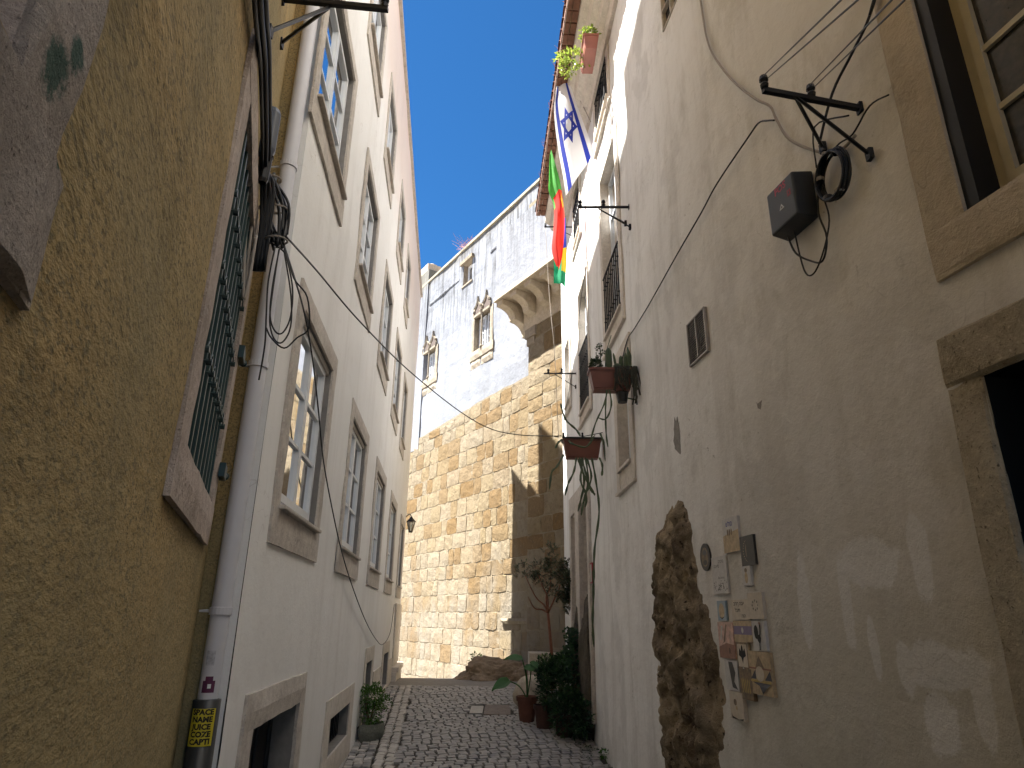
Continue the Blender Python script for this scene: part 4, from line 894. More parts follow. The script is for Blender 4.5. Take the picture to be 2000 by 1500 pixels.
for q in (.3, 2.2, 4.4, 5.3):
    p = AW(-1.20 + .10 * cos(q), .055, 3.86 + .128 * sin(q)); mb = MB(); mb.lathe(tuple(p - Vector((0, 0, .012))), [(.022, 0), (.026, .006), (.026, .018), (.022, .024)], 8); mb.build('cable_tie', M_cabw if q in (.3, 4.4) else M_cable, coil)
cable('cable_tail', [AW(-1.08, .05, 3.88), AW(-1.05, .05, 3.72), AW(-1.08, .05, 3.55), AW(-1.02, .05, 3.44), AW(-.92, .05, 3.50), AW(-.83, .06, 3.60), AW(-.80, .07, 3.72)], .006, 'black cable looping from coil to underside of black wall box', 'cable')
cable('cable_tail', [AW(-1.12, .06, 3.76), AW(-1.13, .06, 3.62), AW(-1.05, .06, 3.48), AW(-.95, .06, 3.40), AW(-.88, .06, 3.46), AW(-.86, .07, 3.72)], .005, 'second, lower cable looping beneath black wall box', 'cable')
cable('cable_tail', [AW(-1.08, .04, 4.0), AW(-1.12, .04, 4.25), AW(-1.38, .05, 4.10)], .005, 'short black cable rising from the coil to the bracket', 'cable')
cable('cable_tail', [AW(-1.10, .03, 3.95), AW(-1.24, .03, 4.02), AW(-1.36, .03, 4.0), AW(-1.5, .03, 4.06), AW(-1.62, .03, 4.02)], .005, 'black cable running from the coil to the window surround', 'cable')
cable('feed_cable', [AW(-1.13, .04, 4.12), AW(-1.3, .05, 4.32), AW(-1.48, .05, 4.42), AW(-1.64, .05, 4.52), AW(-1.85, .05, 4.8), AW(-2.2, .05, 5.4)], .0075, 'pair of black cables climbing diagonally past the ochre window surround', 'cable')
for q in (0,): cable('feed_cable', [AW(-1.64, .06, 4.50), AW(-1.85, .065, 4.775), AW(-2.2, .065, 5.36)], .0075, 'lower of two black cables over the ochre window corner', 'cable')
cable('wall_cable', [RWP(y, z, .02) for y, z in ((4.04, 6.9), (4.04, 6.52), (4.03, 6.23), (4.01, 5.96), (3.94, 5.7), (3.75, 5.28), (3.53, 4.91), (3.40, 4.73), (3.36, 4.59), (3.27, 4.36), (3.05, 4.09), (2.91, 3.99), (2.79, 3.99))], .009, 'pale painted cable curving down the right wall to the bracket', 'cable', mat=M_cabw)
cable('wall_wire', [RWP(y, z, .03) for y, z in ((3.37, 4.59), (3.43, 4.64), (3.52, 4.7), (3.65, 4.69), (4.07, 4.63), (4.36, 4.58), (4.91, 4.52), (5.76, 4.51), (6.42, 4.54), (6.8, 4.56), (7.2, 4.4))], .006, 'dark wire running level along the right wall to the balcony window', 'wire')
bx = thing('wall_box', tuple(AW(-.85, .07, 3.70)), 'matt black square telecom box with faded red marks and white triangle on right wall', 'junction box')
mb = MB(); mb.hexa([AW(-1.00, 0, 3.74), AW(-.72, 0, 3.74), AW(-.735, .13, 3.755), AW(-.985, .13, 3.755), AW(-1.00, 0, 4.05), AW(-.72, 0, 4.05), AW(-.735, .13, 4.035), AW(-.985, .13, 4.035)]); bevel(mb.build('casing', M_box, bx), .01)
mred = plain('faded_red_print', (.42, .03, .06), .5, 0, .4, 40)
text_mesh('FOS', .062, AW, -.868, .1315, 3.995, mred, bx, 'lettering', flip=-1, bold=.002)
sq = flat_poly([(-.955, 3.90), (-.925, 3.90), (-.925, 3.94), (-.955, 3.94)], AW, .1312, M_red, bx, 'printed_square'); flat_poly([(-.945, 3.912), (-.934, 3.912), (-.934, 3.928), (-.945, 3.928)], AW, .1325, M_box, bx, 'printed_square')
flat_poly([(-.885, 3.86), (-.84, 3.86), (-.862, 3.895)], AW, .1312, M_white, bx, 'printed_triangle'); flat_poly([(-.872, 3.867), (-.854, 3.867), (-.863, 3.881)], AW, .1325, M_box, bx, 'printed_triangle')
arm_bracket('cable_bracket', [tuple(CW(-2.45, 0, 6.10)), tuple(CW(-2.45, .6, 6.07))], [(tuple(CW(-2.45, .36, 6.06)), tuple(CW(-2.3, .02, 5.98))), (tuple(CW(-2.45, .36, 6.06)), tuple(CW(-2.5, .02, 5.80)))], [tuple(CW(-2.45, .57, 6.08)), tuple(CW(-2.45, .30, 6.1))], 'black iron bracket above the middle balcony window on right', .011)
arm_bracket('cable_bracket', [tuple(CW(1.95, 0, 5.69)), tuple(CW(1.95, .58, 5.67))], [(tuple(CW(1.95, .38, 5.66)), tuple(CW(1.98, .02, 5.45)))], [tuple(CW(1.95, .5, 5.68)), tuple(CW(1.95, .26, 5.7))], 'black iron bracket near the far corner against the golden stone', .010)
arm_bracket('cable_bracket', [tuple(CW(1.95, 0, 8.68)), tuple(CW(1.95, .56, 8.66))], [(tuple(CW(1.95, .36, 8.66)), tuple(CW(1.98, .02, 8.5)))], [tuple(CW(1.95, .54, 8.67))], 'black iron bracket behind the red and green flag', .010)
cable('eave_wire', [CW(u, .60, z) for u, z in ((-4.2, 9.5), (-3, 9.68), (-1, 9.75), (1, 9.72), (3.2, 9.6))], .004, 'thin pale wire stretched below the tiled eaves', 'wire', mat=M_cabw, sides=4)
cable('strung_wire', [tuple(CW(1.95, .54, 8.67)), (.68, 11.2, 7.4), (.80, 11.5, 6.2), (.84, 11.6, 5.2), (.86, 11.6, 4.7)], .005, 'pale wire dropping from the far upper bracket past the corbels', 'wire', mat=M_cabw, sides=4)
cable('strung_wire', [tuple(CW(-2.45, .3, 6.15)), CW(-1.2, .35, 5.8), CW(.2, .3, 5.2), CW(1.95, .26, 4.7)], .004, 'thin dark wire from the middle bracket to the far corner', 'wire', sides=4)
sg = thing('number_plate', tuple(CW(.80, .02, 2.1)), 'small red-framed plate on the right wall beyond the doorway plants', 'sign')
mb = MB(); mb.fbox(CW, .69, .94, .004, .028, 2.11, 2.35); mb.build('plate', plain('pale_plate', (.5, .47, .45), .5), sg)
mb = MB()
for a, b, c, d_ in ((.67, .69, 2.09, 2.37), (.94, .96, 2.09, 2.37), (.69, .94, 2.09, 2.11), (.69, .94, 2.35, 2.37)): mb.fbox(CW, a, b, .002, .036, c, d_)
mb.build('red_border', M_red, sg)

# ------------------------------------------------------------------ ceramic tiles and plaques
def plaque(nm, y0, y1, z0, z1, mat, label, round_=False, rot=0, cat='tile'):
    """y0 > y1: left edge is farther away; returns artwork frame with u in 0..1, v in 0..1"""
    F = AW if y0 < 4.2 else (BW if y0 < 5.05 else BW)
    ya, yb = y0, y1; zc = (z0 + z1) / 2; uc = (y0 + y1) / 2
    def G(u, o, v):    # local artwork coordinates, u left to right as seen
        yy = (u - .5) * (y1 - y0); zz = (v - .5) * (z1 - z0); yy, zz = yy * cos(rot) - zz * sin(rot), yy * sin(rot) + zz * cos(rot)
        return RWP(uc + yy, zc + zz, 0) .copy() + F.n.to_3d() * (o + .017)
    t = thing(nm, tuple(G(.5, 0, 0)), label, cat)
    if round_: pts = [(.5 + .5 * cos(q * pi / 12), .5 + .5 * sin(q * pi / 12)) for q in range(24)]
    else: pts = [(0, 0), (1, 0), (1, 1), (0, 1)]
    n = len(pts); mb = MB(); mb.add([G(a, -.03, b) for a, b in pts] + [G(a, .0065, b) for a, b in pts], [tuple(range(n)), tuple(range(n, 2 * n))] + [(i, (i + 1) % n, n + (i + 1) % n, n + i) for i in range(n)])
    mb.build('glazed_body', mat, t); return t, G
def art(t, G, pts, mat, nm='painted_mark', o=.0068):
    mb = MB(); mb.add([G(a, o, b) for a, b in pts], [tuple(range(len(pts)))]); return mb.build(nm, mat, t)
def ell(cx, cy, rx, ry, n=12): return [(cx + rx * cos(q * 2 * pi / n), cy + ry * sin(q * 2 * pi / n)) for q in range(n)]
class UV:
    def __init__(s, G): s.G = G
    def __call__(s, u, o, z): return s.G(u, o, z)
def words_(t, G, body, size, u, v, mat, wscale, nm='lettering', bold=0):
    cu = D.curves.new('t', 'FONT'); cu.body = body; cu.size = 1; cu.align_x = 'CENTER'; cu.align_y = 'CENTER'; cu.resolution_u = 1; cu.offset = bold
    tmp = D.objects.new('t', cu); COL.objects.link(tmp); dg = bpy.context.evaluated_depsgraph_get(); me = D.meshes.new_from_object(tmp.evaluated_get(dg)); D.objects.remove(tmp); D.curves.remove(cu)
    mb = MB(); mb.add([G(u + q.co.x * size * wscale, .0072, v + q.co.y * size) for q in me.vertices], [tuple(p.vertices) for p in me.polygons]); D.meshes.remove(me); return mb.build(nm, mat, t)
def cer(name, col, var=.12): return plain(name, col, .35, 0, var, 30, .5)
C_cream = cer('cream_glaze', (.56, .50, .41)); C_grey = cer('grey_white_glaze', (.54, .53, .52)); C_sand = cer('sand_glaze', (.45, .34, .20), .3)
C_blue = cer('pale_blue_glaze', (.24, .33, .42)); C_pink = cer('pink_glaze', (.56, .36, .30), .35); C_brown = cer('brown_glaze', (.16, .11, .06), .5); C_ink = cer('dark_glaze', (.02, .019, .018), .3)
C_lil = cer('lilac_glaze', (.17, .13, .26)); C_gold = cer('gold_glaze', (.45, .33, .08), .2); C_rust = cer('rust_glaze', (.24, .10, .06), .2)
t, G = plaque('ceramic_tile', 4.52, 4.29, 2.03, 2.25, C_grey, 'tall whitish tile with blue lettering over a sandy picture, topmost of the group')
art(t, G, [(0, 0), (1, 0), (1, .62), (.6, .58), (0, .5)], C_sand); words_(t, G, 'שלום', .2, .45, .82, M_blue, 1, bold=.01)
for cx_ in (.33, .45, .57): art(t, G, ell(cx_, .58, .05, .10), C_brown, o=.0075)
t, G = plaque('ceramic_tile', 4.285, 4.105, 1.93, 2.11, C_ink, 'black square tile with a pale oval medallion')
for k in range(24): q = k * pi / 12; art(t, G, ell(.5 + .30 * cos(q), .5 + .36 * sin(q), .02, .02, 6), C_sand)
art(t, G, ell(.5, .5, .15, .28), C_brown)
t, G = plaque('oval_plaque', 4.93, 4.76, 1.94, 2.13, C_ink, 'dark oval plaque beside the exposed rubble', True, cat='plaque')
art(t, G, ell(.5, .5, .36, .36), C_brown); art(t, G, ell(.5, .66, .2, .1), cer('slate_glaze', (.07, .075, .08)), o=.0075); art(t, G, ell(.5, .3, .2, .1), C_ink, o=.0075)
t, G = plaque('ceramic_tile', 4.745, 4.515, 1.78, 2.02, C_grey, 'large white tile with handwritten black text at its foot')
words_(t, G, 'ברוכים', .13, .66, .86, M_blk, 1); words_(t, G, 'הבאים', .13, .34, .74, M_blk, 1); words_(t, G, 'Bem vindos', .10, .62, .42, M_blk, .9)
for k in range(46): u, v = random.uniform(.06, .94), random.uniform(.05, .32); art(t, G, [(u, v), (u + .03, v + .01), (u + .035, v + .03), (u + .005, v + .04)], M_blk)
t, G = plaque('ceramic_tile', 4.295, 4.185, 1.815, 1.93, C_grey, 'small pale tile with a standing brown figure below the black tile')
art(t, G, ell(.45, .4, .2, .3), C_sand); art(t, G, ell(.45, .78, .16, .12), C_brown)
t, G = plaque('ceramic_tile', 4.71, 4.58, 1.61, 1.735, C_blue, 'small pale blue tile with a cream oval')
art(t, G, ell(.5, .48, .33, .40), C_sand); art(t, G, [(.2, .2), (.5, .06), (.8, .2), (.5, .14)], M_blk, o=.0075)
t, G = plaque('ceramic_tile', 4.49, 4.26, 1.615, 1.735, C_cream, 'cream tile with three lines of dark Hebrew letters')
words_(t, G, 'ברוך הבא', .26, .46, .8, M_blk, .62, bold=.015); words_(t, G, 'לבית', .26, .36, .47, M_blk, .62, bold=.015); words_(t, G, 'הזה', .26, .7, .18, M_blk, .62, bold=.015)
t, G = plaque('ceramic_tile', 4.26, 4.08, 1.62, 1.77, C_cream, 'cream tile with a ring of grey flowers, right of the Hebrew tile')
for k in range(8): q = k * pi / 4; art(t, G, ell(.5 + .2 * cos(q), .52 + .18 * sin(q), .05, .05, 7), cer('sage_glaze', (.22, .21, .17)))
t, G = plaque('ceramic_tile', 4.49, 4.245, 1.485, 1.61, C_sand, 'sandy tile with a broad lilac band and white emblem')
art(t, G, [(0, .35), (1, .35), (1, .75), (0, .75)], C_lil); art(t, G, ell(.5, .55, .06, .14), C_grey, o=.0075)
t, G = plaque('ceramic_tile', 4.24, 4.085, 1.445, 1.61, C_grey, 'white tile with a black rooster')
art(t, G, [(.42, .30), (.30, .45), (.42, .52), (.60, .55), (.66, .42), (.62, .32), (.54, .22)], M_blk); art(t, G, ell(.32, .62, .17, .24), M_blk, o=.0075); art(t, G, [(.56, .5), (.66, .52), (.74, .8), (.70, .92), (.60, .90), (.62, .75)], M_blk, o=.008)
art(t, G, [(.56, .92), (.60, .98), (.66, .93), (.70, .98), (.76, .9), (.7, .86)], C_rust, o=.0085); art(t, G, [(.5, .24), (.56, .24), (.56, .06), (.62, .03), (.46, .03), (.50, .08)], M_blk, o=.0082)
t, G = plaque('ceramic_tile', 4.73, 4.5, 1.38, 1.60, C_pink, 'pinkish hand-painted tile with brown streaks and rusty foot')
art(t, G, [(0, .0), (1, 0), (1, .38), (.5, .42), (0, .3)], C_rust); art(t, G, [(.3, .4), (.42, .45), (.62, .92), (.55, .95)], C_brown, o=.0075); art(t, G, [(.12, .5), (.2, .5), (.35, .9), (.25, .9)], C_grey, o=.0075)
words_(t, G, 'R', .22, .7, .2, M_blk, 1)
t, G = plaque('ceramic_tile', 4.475, 4.325, 1.33, 1.485, C_cream, 'dark-framed tile with a spread black bird')
for a, b, c, d_ in ((0, .08, 0, 1), (.92, 1, 0, 1), (.08, .92, 0, .08), (.08, .92, .92, 1)): art(t, G, [(a, c), (b, c), (b, d_), (a, d_)], C_brown)
art(t, G, [(.5, .2), (.6, .42), (.82, .5), (.74, .78), (.6, .66), (.56, .84), (.5, .9), (.44, .84), (.40, .66), (.26, .78), (.18, .5), (.4, .42)], M_blk, o=.0075); art(t, G, ell(.5, .04, .08, .03), C_grey, o=.008)
t, G = plaque('ceramic_tile', 4.325, 4.065, 1.205, 1.44, C_sand, 'largest tile, sandy with blue-black zigzag and yellow stripe around a pale face shape')
cn = cer('navy_glaze', (.04, .045, .07)); art(t, G, [(.3, .62), (.5, .9), (.72, .62)], C_brown); art(t, G, [(0, .62), (1, .62), (1, .58), (0, .58)], C_rust, o=.0075)
art(t, G, [(.05, .35), (.3, .58), (.3, .35)], cn); art(t, G, [(.7, .35), (.95, .58), (1, .35)], cn); art(t, G, [(.1, .28), (.95, .28), (.78, .18), (.55, .02), (.42, .2)], cn)
art(t, G, [(.05, .33), (.95, .33), (.95, .28), (.05, .28)], C_gold, o=.0078); art(t, G, ell(.5, .48, .2, .18), C_cream, o=.0082)
t, G = plaque('ceramic_tile', 4.47, 4.305, 1.16, 1.335, C_brown, 'brown marbled tile with golden streaks, left of the zigzag tile')
for k in range(5): u = .2 + .14 * k; art(t, G, [(u, .2), (u + .06, .25), (u + .02, .7), (u - .04, .6)], C_gold)
t, G = plaque('ceramic_tile', 4.67, 4.485, 1.195, 1.37, C_grey, 'greyish tile with a dark bent figure, under the pink tile')
art(t, G, [(.3, .95), (.62, .95), (.8, .6), (.66, .3), (.9, .05), (.5, .1), (.4, .5)], C_ink)
t, G = plaque('ceramic_tile', 4.64, 4.455, 1.03, 1.19, C_cream, 'lowest tile, pale with brown flower and leaf border')
art(t, G, ell(.42, .62, .12, .12), C_brown); art(t, G, ell(.5, .42, .08, .08), C_sand, o=.0075); art(t, G, [(.08, .2), (.14, .1), (.6, .03), (.95, .1), (.9, .02), (.1, .02)], C_ink)

# ------------------------------------------------------------------ flags
def flag(nm, L, R_, label, cells, group=None, wav=.022, sub=9, over=None, fw=.02):
    """cloth between two edge curves; cells(s,t) -> material index"""
    t_ = thing(nm, tuple(Vector(L[-1])), label, 'flag', group); Ls = smooth_path(L, 5); Rs = smooth_path(R_, 5); n = min(len(Ls), len(Rs)); mb = MB(); V = []
    Ls = [Ls[int(i * (len(Ls) - 1) / (n - 1))] for i in range(n)]; Rs = [Rs[int(i * (len(Rs) - 1) / (n - 1))] for i in range(n)]
    for i in range(n):
        for j in range(sub + 1):
            t = j / sub; p = Ls[i].lerp(Rs[i], t); p = p + Vector((0, wav * sin(t * 5 + i * .12) + wav * .4 * sin(t * 11 - i * .2), 0)); V.append(p)
    P_ = lambda s, t: V_at(s, t)
    Fc = [(i * (sub + 1) + j, i * (sub + 1) + j + 1, (i + 1) * (sub + 1) + j + 1, (i + 1) * (sub + 1) + j) for i in range(n - 1) for j in range(sub)]
    mb.add(V, Fc); ms = [cells((i + .5) / (n - 1), (j + .5) / sub) for i in range(n - 1) for j in range(sub)]; mb.m = ms
    cl_ = mb.build('cloth', [F_white, F_blue, F_green, F_red, F_dgreen, F_yel], t_, smooth=True)
    def surf(s, t, o=.004):
        i = s * (n - 1); i0 = min(int(i), n - 2); f = i - i0; j = t * sub; j0 = min(int(j), sub - 1); g = j - j0; W = sub + 1
        a_ = V[i0 * W + j0].lerp(V[i0 * W + j0 + 1], g); b_ = V[(i0 + 1) * W + j0].lerp(V[(i0 + 1) * W + j0 + 1], g); q = a_.lerp(b_, f); return q + Vector((0, -o, 0))
    return t_, surf
L = [(.722, 8.6, 10.43), (.674, 8.6, 9.97), (.62, 8.6, 9.49), (.641, 8.6, 9.03), (.693, 8.6, 8.53), (.752, 8.6, 8.10), (.787, 8.6, 7.74)]
R_ = [(.739, 8.6, 10.43), (.828, 8.55, 10.03), (.923, 8.5, 9.65), (1.016, 8.5, 9.32), (1.10, 8.5, 9.02), (1.17, 8.5, 8.76), (1.24, 8.5, 8.50)]
t_, surf = flag('hanging_flag', L, R_, 'white flag with two blue stripes and blue six-pointed star hanging under the eaves', lambda s, t: 1 if (.10 < t < .22 and .2 < s < 1.) or (.74 < t < .86 and s > .03) else 0, sub=24)
def star_tri(flipz):
    cs, ct, Rr, asp = .555, .48, .15, 2.1   # s along length, t across
    pts = []
    for rr in (Rr, Rr * .60):
        pts.append([(cs + flipz * rr * cos(q) , ct + asp * rr * sin(q)) for q in (0, 2 * pi / 3, 4 * pi / 3)])
    for i in range(3):
        o1_, o2_ = pts[0][i], pts[0][(i + 1) % 3]; i1_, i2_ = pts[1][i], pts[1][(i + 1) % 3]; mb = MB(); n = 6; V = []
        for k in range(n + 1):
            f = k / n; V += [surf(o1_[0] + (o2_[0] - o1_[0]) * f, o1_[1] + (o2_[1] - o1_[1]) * f, .012), surf(i1_[0] + (i2_[0] - i1_[0]) * f, i1_[1] + (i2_[1] - i1_[1]) * f, .012)]
        mb.add(V, [(2 * k, 2 * k + 2, 2 * k + 3, 2 * k + 1) for k in range(n)]); mb.build('star_stroke', F_blue, t_)
star_tri(1); star_tri(-1)
mb = MB(); mb.tube([(.73, 8.6, 10.46), CW(-.3, .02, 9.2)], .008, 6); mb.build('flag_cord', M_cabw, t_)
PL = [(.611, 9.6, 9.36), (.59, 9.6, 8.80), (.589, 9.6, 8.57), (.674, 9.6, 8.28), (.671, 9.6, 7.87), (.633, 9.6, 7.43), (.699, 9.6, 7.09), (.732, 9.6, 7.07)]
PR = [(.629, 9.6, 9.36), (.716, 9.6, 9.02), (.785, 9.6, 8.75), (.826, 9.6, 8.49), (.855, 9.6, 8.08), (.841, 9.6, 7.68), (.802, 9.6, 7.28), (.749, 9.6, 7.05)]
t_, surf = flag('hanging_flag', PL, PR, 'long folded green and red flag hanging limp below the tiles', lambda s, t: 2 if s < .36 or (t < .12 and s < .46) else 3, sub=8, wav=.06)
mb = MB(); mb.add([surf(.40, .82, .02), surf(.46, .70, .02), (surf(.52, .84, .02)), surf(.50, .98, .02)], [(0, 1, 2, 3)]); mb.build('yellow_emblem', F_yel, t_)
t_, surf = flag('hanging_flag', [(.70, 9.9, 8.0), (.69, 9.9, 7.6), (.685, 9.9, 7.3), (.68, 9.9, 6.95)], [(.89, 9.9, 8.2), (.90, 9.9, 7.7), (.90, 9.9, 7.35), (.87, 9.9, 6.88)], 'green, yellow and blue flag mostly hidden behind the red and green one', lambda s, t: 1 if (s < .42 and t > .5) else 5 if (t > .62 - .0 and s < .82 and t + s * .25 < 1.25) else 4, sub=10, wav=.04)

# ------------------------------------------------------------------ foliage
def leaves(mb, c, r, n, L, W, seed=0, shell=.35, up=.3, flat=1):
    c = Vector(c)
    for k in range(n):
        d_ = Vector((random.gauss(0, 1), random.gauss(0, 1), random.gauss(0, 1))).normalized(); q = (shell + (1 - shell) * random.random() ** .5); f = 1 + .35 * noise.noise(d_ * 2.2 + Vector((seed, 0, 0)))
        p = c + Vector((d_.x * r[0], d_.y * r[1], d_.z * r[2])) * q * f
        ld = (d_ + Vector((random.uniform(-.8, .8), random.uniform(-.8, .8), up + random.uniform(-.5, .5)))).normalized(); s = random.uniform(.65, 1.2)
        mb.leaf(p, ld, (random.uniform(-1, 1), random.uniform(-1, 1), 1), L * s, W * s)
    return mb
def sprig(mb, wood, base, d_, ln, n, L, W):
    d_ = Vector(d_).normalized(); base = Vector(base); pts = [base + d_ * ln * k / 4 + Vector((0, 0, .03 * ln * k)) for k in range(5)]; wood.tube(pts, [.0028, .0025, .002, .0015, .001], 3)
    for k in range(n):
        t = .15 + .85 * k / n; p = base + d_ * ln * t + Vector((0, 0, .12 * ln * t)); sd_ = d_.cross(Vector((random.uniform(-.4, .4), random.uniform(-.4, .4), 1))).normalized() * (1 if k % 2 else -1)
        mb.leaf(p, d_ * .8 + sd_ + Vector((0, 0, random.uniform(-.2, .4))), (random.uniform(-.5, .5), random.uniform(-.5, .5), 1), L * random.uniform(.7, 1.2), W)
tr = thing('olive_tree', (.80, 13.1, .3), 'small olive tree with a bare forked reddish trunk and sparse crown before the golden wall', 'tree')
wood = MB(); base = Vector((.815, 13.1, .4)); f1 = Vector((.735, 13.1, 1.72)); wood.tube([base, (.80, 13.1, 1.0), (.765, 13.1, 1.4), f1], [.036, .03, .026, .025], 8)
tips = []
for a_, b_, c_ in (((.66, 13.08, 1.86), (.50, 13.05, 2.0), (.30, 13.0, 2.38)), ((.70, 13.1, 2.0), (.78, 13.1, 2.2), (.80, 13.1, 2.75)), ((.86, 13.1, 1.98), (.96, 13.12, 2.2), (1.02, 13.15, 2.45)), ((.62, 13.15, 1.78), (.48, 13.1, 1.80), (.36, 13.1, 2.0)), ((.72, 13.0, 2.0), (.62, 12.95, 2.2), (.55, 12.9, 2.4))):
    wood.tube(smooth_path([f1, a_, b_, c_], 3), [.018, .017, .016, .015, .013, .012, .011, .009, .007, .006], 6)
for n_ in (wood,): n_.build('trunk', M_stick, tr, smooth=True)
lf = MB(); wd = MB()
for c_, r_, n_ in (((.80, 13.1, 2.72), (.12, .12, .24), 34), ((.70, 13.1, 2.42), (.28, .2, .2), 42), ((.95, 13.1, 2.3), (.22, .2, .25), 38), ((.24, 13.0, 2.42), (.12, .10, .12), 16), ((.58, 12.95, 2.28), (.16, .15, .12), 16), ((.40, 13.0, 2.28), (.1, .08, .08), 8), ((.80, 13.1, 2.08), (.22, .15, .12), 22)):
    for k in range(n_):
        p = Vector(c_) + Vector((random.uniform(-1, 1) * r_[0], random.uniform(-1, 1) * r_[1], random.uniform(-1, 1) * r_[2])); sprig(lf, wd, p, (random.uniform(-1, 1), random.uniform(-1, 1), random.uniform(.2, 1.2)), .13, 9, .062, .026)
lf.build('crown', L_olive, tr); wd.build('twigs', M_stick, tr, kind='stuff')
tr = thing('slim_tree', (1.08, 12.6, .3), 'slim straight-stemmed sapling with a dense dark crown beside the olive tree and doorway', 'tree')
wood = MB(); wood.tube([(1.10, 12.6, .4), (1.09, 12.6, 1.2), (1.085, 12.6, 1.95), (1.12, 12.55, 2.3)], [.02, .018, .015, .008], 8)
for q in ((1.28, 12.5, 2.2), (.95, 12.5, 2.05), (1.22, 12.4, 2.5)): wood.tube([(1.085, 12.6, 1.85), ((1.085 + q[0]) / 2, 12.55, 2.0), q], [.01, .008, .004], 6)
wood.build('trunk', M_stick, tr, smooth=True); lf = MB(); wd = MB()
for c_, r_, n_ in (((1.05, 12.3, 2.35), (.22, .2, .22), 70), ((1.12, 12.0, 2.1), (.16, .2, .25), 90), ((.98, 12.4, 1.93), (.16, .12, .08), 24), ((1.12, 12.1, 1.75), (.08, .1, .08), 12)):
    for k in range(n_):
        p = Vector(c_) + Vector((random.uniform(-1, 1) * r_[0], random.uniform(-1, 1) * r_[1], random.uniform(-1, 1) * r_[2])); p.x = min(p.x, rx_at(p.y) - .04); sprig(lf, wd, p, (random.uniform(-1, .6), random.uniform(-1, 1), random.uniform(.0, 1.2)), .12, 9, .062, .030)
lf.build('crown', L_olive, tr); wd.build('twigs', M_stick, tr, kind='stuff')
# big dark shrub group and its pots
bs = thing('dark_shrub', (.82, 10.9, ground(.8, 10.9)), 'large dark green shrub mass spilling over the pots along the right wall', 'shrub')
lf = MB(); wd = MB()
for c_, r_, n_ in (((.80, 10.8, .58), (.36, .5, .36), 2300), ((.62, 10.7, .85), (.20, .25, .14), 500), ((.92, 11.2, .95), (.22, .35, .16), 700), ((.86, 10.2, .42), (.26, .45, .32), 1500), ((.66, 11.2, .92), (.25, .3, .12), 400), ((1.0, 9.9, .38), (.13, .35, .25), 400)):
    leaves(lf, c_, r_, n_, .065, .032, random.random() * 9)
for k in range(14): x = random.uniform(.55, 1.0); wd.tube([(x, 10.9, .1), (x + random.uniform(-.1, .1), 10.9 + random.uniform(-.2, .2), random.uniform(.6, .9))], .006, 4)
lf.build('leaf_mass', L_bush, bs, kind='stuff'); wd.build('stems', M_bark, bs)
gb = thing('fine_leaf_plant', (.85, 11.5, ground(.85, 11.5)), 'brighter feathery green plant on top of the dark shrub below the trees', 'plant')
lf = MB(); leaves(lf, (.62, 11.5, 1.0), (.16, .14, .09), 350, .035, .012, 3); leaves(lf, (.95, 11.5, 1.03), (.16, .14, .11), 450, .04, .014, 4); lf.build('leaf_mass', L_fresh, gb, kind='stuff')
def pot(nm, c, r, h, label, mat=None, group=None):
    t = thing(nm, c, label, 'flower pot', group); mb = MB(); mb.lathe(c, [(0, 0), (r * .68, 0), (r * .9, h * .82), (r, h * .82), (r * 1.02, h), (r * .9, h), (r * .86, h * .9)], 20); mb.build('pot_body', mat or M_terr, t, smooth=False)
    mb = MB(); mb.lathe(c, [(r * .87, h * .9), (0, h * .92)], 20); mb.build('soil', M_soil, t); return t
pot('clay_pot', (.30, 11.2, ground(.3, 11.2)), .165, .36, 'terracotta pot holding the broad-leaved plant, at the street side')
pot('clay_pot', (.55, 10.75, ground(.55, 10.75)), .17, .32, 'dark clay pot half hidden under the shrub, right of the first pot', M_dpot)
pot('clay_pot', (.80, 10.25, ground(.8, 10.25)), .16, .28, 'small clay pot deep in shade below the shrub', M_dpot)
ep = thing('broad_leaf_plant', (.30, 11.2, ground(.3, 11.2) + .33), 'broad-leaved plant with three large green leaves in the terracotta pot', 'plant')
def bigleaf(c, d_, up, L_, W_, par):
    c = Vector(c); d_ = Vector(d_).normalized(); s_ = d_.cross(Vector(up)).normalized(); n_ = s_.cross(d_); V = []; Fc = []; K = 8
    prof = [0, .62, .95, 1, .9, .72, .5, .25, 0]
    for k in range(K + 1):
        t = k / K
        for q in (-1, -.5, 0, .5, 1): V.append(c + d_ * (L_ * t - (.12 * L_ if abs(q) == 1 and k == 1 else 0)) + s_ * q * prof[k] * W_ / 2 + n_ * (abs(q) * .10 * W_ - .35 * L_ * t * t * .6))
    for k in range(K):
        for q in range(4): Fc.append((k * 5 + q, k * 5 + q + 1, (k + 1) * 5 + q + 1, (k + 1) * 5 + q))
    m1 = MB(); m1.add(V, Fc); return m1.build('leaf', L_ear, par, smooth=True)
b0 = Vector((.30, 11.2, .45))
for st_, d_, L_, W_ in (((.02, 11.15, .70), (-1, -.3, -.35), .30, .26), ((.22, 11.15, 1.02), (-1, -.35, .12), .30, .2), ((.26, 11.1, .90), (1, -.4, -.1), .26, .2), ((.36, 11.1, .98), (.5, -.6, -.3), .2, .12)):
    m1 = MB(); m1.tube(smooth_path([b0, (b0 + Vector(st_)) / 2 + Vector((.02, 0, .05)), st_], 4), .009, 6); m1.build('stalk', L_ear, ep, smooth=True); bigleaf(st_, d_, (0, -.5, 1), L_, W_, ep)
sp = MB()
for k in range(26): a_ = random.uniform(0, 2 * pi); p0 = Vector((.56, 10.75, .42)); d_ = Vector((cos(a_), sin(a_), random.uniform(.5, 1.4))).normalized(); sp.leaf(p0, d_, (0, 0, 1), random.uniform(.12, .24), .02)
sp.build('spiky_plant', L_fresh, None, label='spiky thin-leaved plant at the front of the shrub', cat='plant')
